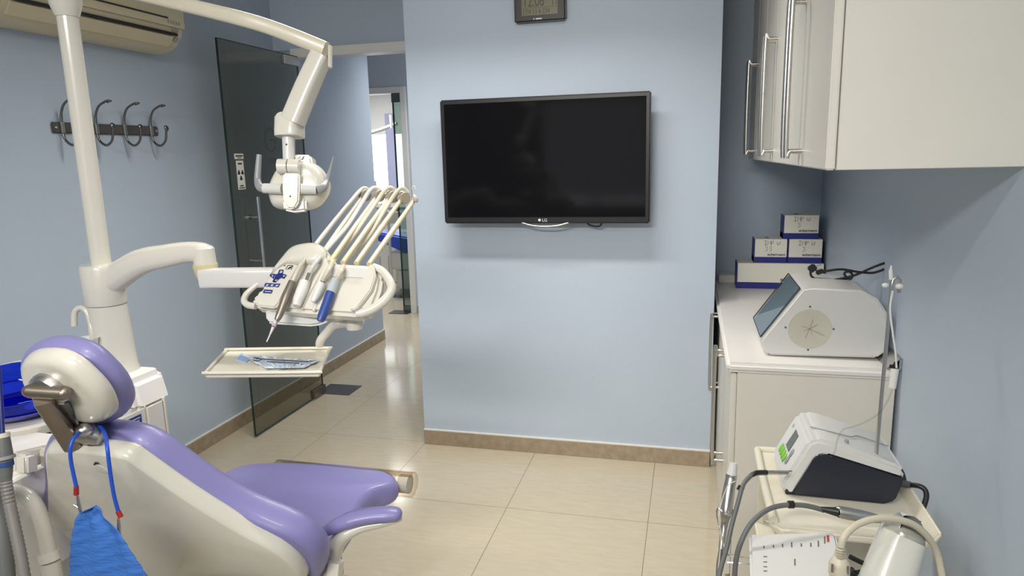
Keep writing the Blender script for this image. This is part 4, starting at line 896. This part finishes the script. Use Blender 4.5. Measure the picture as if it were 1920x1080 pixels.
# front edge bolster of the seat and clear foot cover
fL, fR = ST(450, 873), ST(735, 885)
MB().prism([V((XC-.2, -.85, .428)), V((XC+.12, -.85, .428)), V((XC+.14, -1.30, .428)), V((XC-.2, -1.30, .428))], (0, 0, -.05), .015, 3).build('seat_frame', M['shell'], dc)
b_ = MB(); npt = 9
Ra, Rb = [], []
ya_, zc = -.742, .462
for k in range(npt):
    a = math.radians(115-k*32); Ra.append((ya_+.044*math.cos(a), zc+.040*math.sin(a)))
x0_, x1_ = ST(505, 865).x+.02, ST(772, 890).x
for k in range(npt-1):
    (ya2, za2), (yb2, zb2) = Ra[k], Ra[k+1]
    vs4 = [b_.bm.verts.new(V(p)) for p in ((x0_, ya2, za2), (x1_, ya2, za2), (x1_, yb2, zb2), (x0_, yb2, zb2))]; b_.bm.faces.new(vs4)
bmesh.ops.remove_doubles(b_.bm, verts=b_.bm.verts, dist=1e-5)
cv = b_.build('plastic_foot_cover', M['cover'], dc)
md = cv.modifiers.new('thick', 'SOLIDIFY'); md.thickness = .002
MB().tube([(x1_-.045, ya_+.002, zc), (x1_-.012, ya_+.002, zc)], [.030, .032, .030], 24, 2).build('end_roll', mat('taupe_end_roll', (.50, .47, .41, 1), .25), dc)
# backrest plane
bt = math.radians(63); dn = V((0, math.cos(bt), -math.sin(bt))); nb = V((0, math.sin(bt), math.cos(bt)))     # nb points to the patient's side
B0 = V((XC, -1.61, .96))
def BP(u, v, off=0): return onp(u, v, B0+nb*off, nb)
sh_ = [(97, 832), (107, 824), (143, 822), (197, 827), (247, 834), (265, 845), (300, 870), (367, 917), (433, 959), (480, 987), (527, 1011), (560, 1036), (579, 1062), (575, 1080), (540, 1082), (430, 1086), (330, 1090), (265, 1092), (205, 1055), (158, 1010), (127, 980), (107, 966), (101, 930), (100, 880)]
MB().pillow([BP(u, v, .012) for u, v in sh_], -nb, .030, .012, .045, 4, 2).build('backrest_shell', M['shell'], dc)
cu_ = [(94, 826), (110, 806), (150, 797), (200, 799), (250, 806), (290, 822), (330, 850), (380, 886), (440, 925), (500, 955), (560, 979), (592, 999), (612, 1022), (616, 1048), (606, 1072), (590, 1084), (500, 1100), (400, 1110), (300, 1105), (220, 1060), (165, 1015), (120, 984), (98, 962), (92, 930), (96, 880)]
MB().pillow([BP(u, v, .050) for u, v in cu_], nb, .032, .036, .06, 5, 2).build('backrest_cushion', M['lil'], dc)
# slot hole in the shell
MB().pillow([BP(u, v, -.0185) for u, v in ((178, 872), (182, 869), (192, 874), (204, 882), (204, 888), (192, 886), (182, 881))], -nb, .002, .004, .3, 2, 2).build('release_slot', M['plast'], dc)
MB().tube([BP(177, 871, -.020), BP(179, 868, -.021), BP(184, 869, -.021)], .0018, 8, 3).build('slot_edge', M['dark'], dc)
# headrest
hn = (W(190, 700, 1.42)-W(160, 706, 1.34)).normalized()
H0 = W(145, 720, 1.355)
nh = (V((.10, .90, .42))).normalized()
def HP(u, v, off=0): return onp(u, v, H0+nh*off, nh)
hs = [(50, 683), (53, 667), (66, 657), (87, 653), (120, 655), (150, 669), (177, 692), (203, 720), (218, 747), (221, 768), (207, 781), (185, 783), (160, 777), (133, 764), (105, 745), (75, 735), (58, 712)]
MB().pillow([HP(u, v, 0) for u, v in hs], -nh, .030, .012, .25, 5, 2).build('headrest_shell', M['shell'], dc)
hcu = [(49, 674), (56, 652), (77, 639), (110, 635), (143, 641), (177, 656), (207, 683), (233, 713), (246, 743), (246, 760), (236, 775), (210, 784), (180, 783), (140, 770), (95, 742), (60, 712)]
MB().pillow([HP(u, v, .035) for u, v in hcu], nh, .025, .030, .18, 5, 2).build('headrest_cushion', M['lil'], dc)
def near(u, v, w_): return W(u, v, w_)
MB().lathe([(0, -.01), (.038, -.01), (.040, .004), (.038, .014), (.030, .018), (0, .018)], HP(98, 730, -.034), -nh, 30).build('headrest_disc', M['steel'], dc)
MB().tube([near(56, 733, 1.30), near(120, 737, 1.30)], .0135, 20, 1).ball(near(120, 737, 1.30), .0140, sz=.9).ball(near(56, 733, 1.30), .0134, sz=.9).build('headrest_hinge', M['bronze'], dc)
b1 = [near(80, 745, 1.30), near(110, 790, 1.36), near(137, 830, 1.42)]
MB().tube(b1, [.016, .017, .018], 14, 2, sq=.4, up=(0, -.7, .7), flat=1.1).build('headrest_bar', M['bronze'], dc)
MB().tube([near(118, 750, 1.32), near(132, 775, 1.37), near(152, 808, 1.42)], .0095, 14, 2, sq=.5).build('headrest_strut', M['gun'], dc)
MB().tube([near(138, 812, 1.40), near(165, 812, 1.40), near(190, 822, 1.40)], [.018, .024, .014], 16, 3, flat=.9).ball(near(158, 806, 1.375), .016, sz=.8).build('bar_clamp', M['steel'], dc)
# armrest: pad on a white curved bracket
ar = [W(598, 1002, 1.66), W(622, 990, 1.66), W(655, 975, 1.66), W(690, 967, 1.66), W(725, 964, 1.66), W(742, 964, 1.66)]
MB().tube(ar, [.007, .014, .018, .017, .017, .015], 20, 6, up=(0, 0, 1), flat=1.5, rc=True).build('armrest_pad', M['lil'], dc)
MB().tube([W(748, 972, 1.665), W(715, 981, 1.665), W(680, 987, 1.665), W(650, 999, 1.665), W(632, 1018, 1.665), W(624, 1045, 1.665), W(616, 1085, 1.665), W(600, 1140, 1.66)], [.008, .010, .013, .018, .020, .019, .024, .03], 18, 6, flat=1.3, rc=True).build('armrest_bracket', M['shell'], dc)
MB().tube([W(630, 1052, 1.64), W(624, 1110, 1.64)], .016, 14, 1, sq=.4).build('hinge_cover', M['plast'], dc)
MB().box(W(560, 1080, 1.60)+V((-.03, -.02, -.02)), W(560, 1080, 1.60)+V((.02, .02, .005)), .004).build('recline_motor', M['gun'], dc)
MB().box((XC-.16, -1.38, .20), (XC+.16, -.95, .40), .03, 4).box((XC-.10, -1.3, .05), (XC+.10, -1.0, .22), .02).build('lift_column', M['shell'], dc)
MB().box((XC-.25, -1.60, .0), (XC+.25, -.85, .06), .02, 4).build('base_plate', M['shell'], dc)
# ------------------------------------------------------------------ bib chain and bib
bn = thing('bib_chain', 'blue bib cord with metal clips looped over the chair back', 'bib chain', on(170, 830, 'y', -1.672))
YV = -1.672
def HB(u, v, dy=0): return on(u, v, 'y', YV+dy)
top = [HB(148, 812, .03), HB(160, 800, .07), HB(176, 796, .085), HB(190, 802, .07)]
MB().tube([HB(143, 912), HB(138, 890), HB(133, 865), HB(132, 842), HB(137, 824, .01)]+top+[HB(198, 818, .03), HB(201, 838, .005), HB(204, 865), HB(208, 895), HB(214, 930), HB(222, 960)], .0036, 12, 6).build('cord', M['cord'], bn)
MB().tube([HB(143, 911), HB(143, 927)], [.0044, .0050], 12, 1).tube([HB(221, 958), HB(227, 970)], [.0044, .0050], 12, 1).build_each('cord_end', M['red'], bn)
MB().tube([HB(145, 927), HB(148, 945), HB(154, 968)], [.002, .0036, .0028], 8, 2).tube([HB(139, 947), HB(147, 952), HB(152, 962)], [.0028, .0020, .0022], 8, 2).build_each('clip', M['steel'], bn)
MB().tube([HB(222, 972), HB(223, 985), HB(225, 1012, -.004)], [.0022, .0036, .0026], 8, 2).build_each('clip', M['steel'], bn)
bo = [(152, 958), (165, 952), (183, 948), (191, 953), (202, 970), (222, 985), (236, 1005), (250, 1030), (265, 1055), (280, 1085), (305, 1150), (122, 1160), (133, 1080), (137, 1040), (140, 1000), (147, 968)]
b_ = MB(); GU, GV = 26, 34; g = []
def edge(v, side):
    E_ = [(948, 180), (958, 152), (968, 147), (1000, 140), (1040, 137), (1080, 133), (1160, 122)] if side else [(948, 182), (953, 191), (970, 202), (985, 222), (1005, 236), (1030, 250), (1055, 265), (1085, 280), (1160, 308)]
    for (a, x), (b, y) in zip(E_, E_[1:]):
        if v <= b: return x+(y-x)*max(0, (v-a)/(b-a))
    return E_[-1][1]
for j in range(GV+1):
    v_ = 948+(1160-948)*j/GV; xa, xb = edge(v_, 1), edge(v_, 0); row = []
    for i in range(GU+1):
        u_ = xa+(xb-xa)*i/GU; p = HB(u_, v_)
        wob = .004*math.sin(i*.5+j*.15)+.0012*math.sin(j*1.9+i*.35)+random.uniform(-.0005, .0005)
        row.append(b_.bm.verts.new(p+V((0, -.004-wob-.010*math.sin(math.pi*i/GU)*j/GV, 0))))
    g.append(row)
for j in range(GV):
    for i in range(GU): b_.bm.faces.new((g[j][i], g[j][i+1], g[j+1][i+1], g[j+1][i]))
bb_ = b_.build('dental_bib', M['bib'], None, loc=HB(200, 1020)); tag(bb_, 'crinkled blue paper bib hanging from the cord on the chair back', 'bib')
md = bb_.modifiers.new('thick', 'SOLIDIFY'); md.thickness = .0012
# ------------------------------------------------------------------ far treatment room
w2 = struct(MB().box((-4.2, 5.97, .85), (-2.7, 5.995, .90)).box((-3.12, 5.965, .9), (-3.04, 5.995, 2.1)).box((-4.2, 5.97, 2.1), (-2.7, 5.995, 2.15)).build('window_2', M['white']))
MB().box((-4.2, 5.985, .90), (-2.7, 5.995, 1.95)).build('pane', M['daywin'], w2)
MB().box((-4.15, 5.94, 1.80), (-2.2, 5.96, 2.45)).build('roller_blind', M['white'], w2)
MB().box((-3.12, 5.90, 1.02), (-3.00, 5.935, 2.06), .004).build('curtain', mat('lilac_curtain', (.42, .44, .62, 1), .7), w2)
fc = thing('treatment_chair', 'blue upholstered chair seen through the far doorway', 'dental chair', (-2.5, 4.6, 0))
f_ = lambda u, v, y: on(u, v, 'y', y)
MB().prism([f_(700, 448, 4.5), f_(712, 436, 4.5), f_(770, 446, 4.5), f_(790, 470, 4.5), f_(790, 482, 4.5), f_(757, 474, 4.5), f_(722, 458, 4.5)], (-.10, .35, 0), .02, 3).build('seat', M['fchair'], fc)
MB().box((-2.55, 4.55, .25), (-2.15, 4.85, .46), .02).box((-2.5, 4.6, .0), (-2.2, 4.8, .25), .02).build('base', M['plast'], fc)
MB().lathe([(0, 0), (.16, 0), (.15, .03), (.05, .04), (0, .05)], f_(742, 527, 4.3)*V((1, 1, 0)) if False else V((-2.28, 4.35, 0)), seg=24).build('foot_base', M['gun'], fc)
fu = thing('treatment_unit', 'white dental unit with pole and arm in the far room', 'dental unit', (-2.75, 4.9, 0))
MB().box((-2.95, 5.05, 0), (-2.45, 5.4, .62), .02).build('cabinet', M['plast'], fu)
b_ = MB()
for u in (712, 728, 742): b_.box(f_(u, 480, 5.048)+V((-.003, -.003, -.3)), f_(u, 480, 5.048)+V((.003, .003, .0)))
b_.build_each('drawer_gap', M['grey'], fu)
MB().tube([f_(688, 240, 4.9), f_(692, 300, 4.9), f_(699, 420, 4.9), f_(703, 480, 4.9)], .018, 14, 1).build('pole', M['plast'], fu)
MB().tube([f_(686, 251, 4.9), f_(712, 244, 4.85), f_(744, 232, 4.8)], .022, 14, 2).tube([f_(733, 215, 4.8), f_(735, 240, 4.8)], .02, 12, 1).build('arm', M['plast'], fu)
MB().tube([f_(697, 342, 4.8), f_(703, 340, 4.8), f_(704, 356, 4.8)], .014, 12, 2).build('upper_bracket', M['plast'], fu)
fi = thing('instrument_table', 'dark and white instruments on the table beyond the far doorway', 'instrument table', (-2.3, 4.3, .95))
MB().tube([f_(715, 383, 4.3), f_(732, 382, 4.3)], .010, 8, 1).tube([f_(732, 385, 4.3), f_(713, 402, 4.3)], .006, 8, 1).ball(f_(745, 393, 4.3), .03, sz=.7).tube([f_(740, 378, 4.3), f_(752, 372, 4.3)], .012, 8, 1).build('dark_instruments', M['gun'], fi)
MB().ball(f_(705, 412, 4.35), .04, sz=.5).ball(f_(722, 396, 4.35), .04, sz=.4).box(f_(700, 398, 4.30), f_(756, 418, 4.38), .01).build('tray_top', M['plast'], fi)
fp = f_(728, 410, 4.34)
MB().cyl((fp.x, fp.y, 0), (fp.x, fp.y, fp.z), .015).cyl((fp.x, fp.y, 0), (fp.x, fp.y, .02), .12).build('stand', M['plast'], fi)
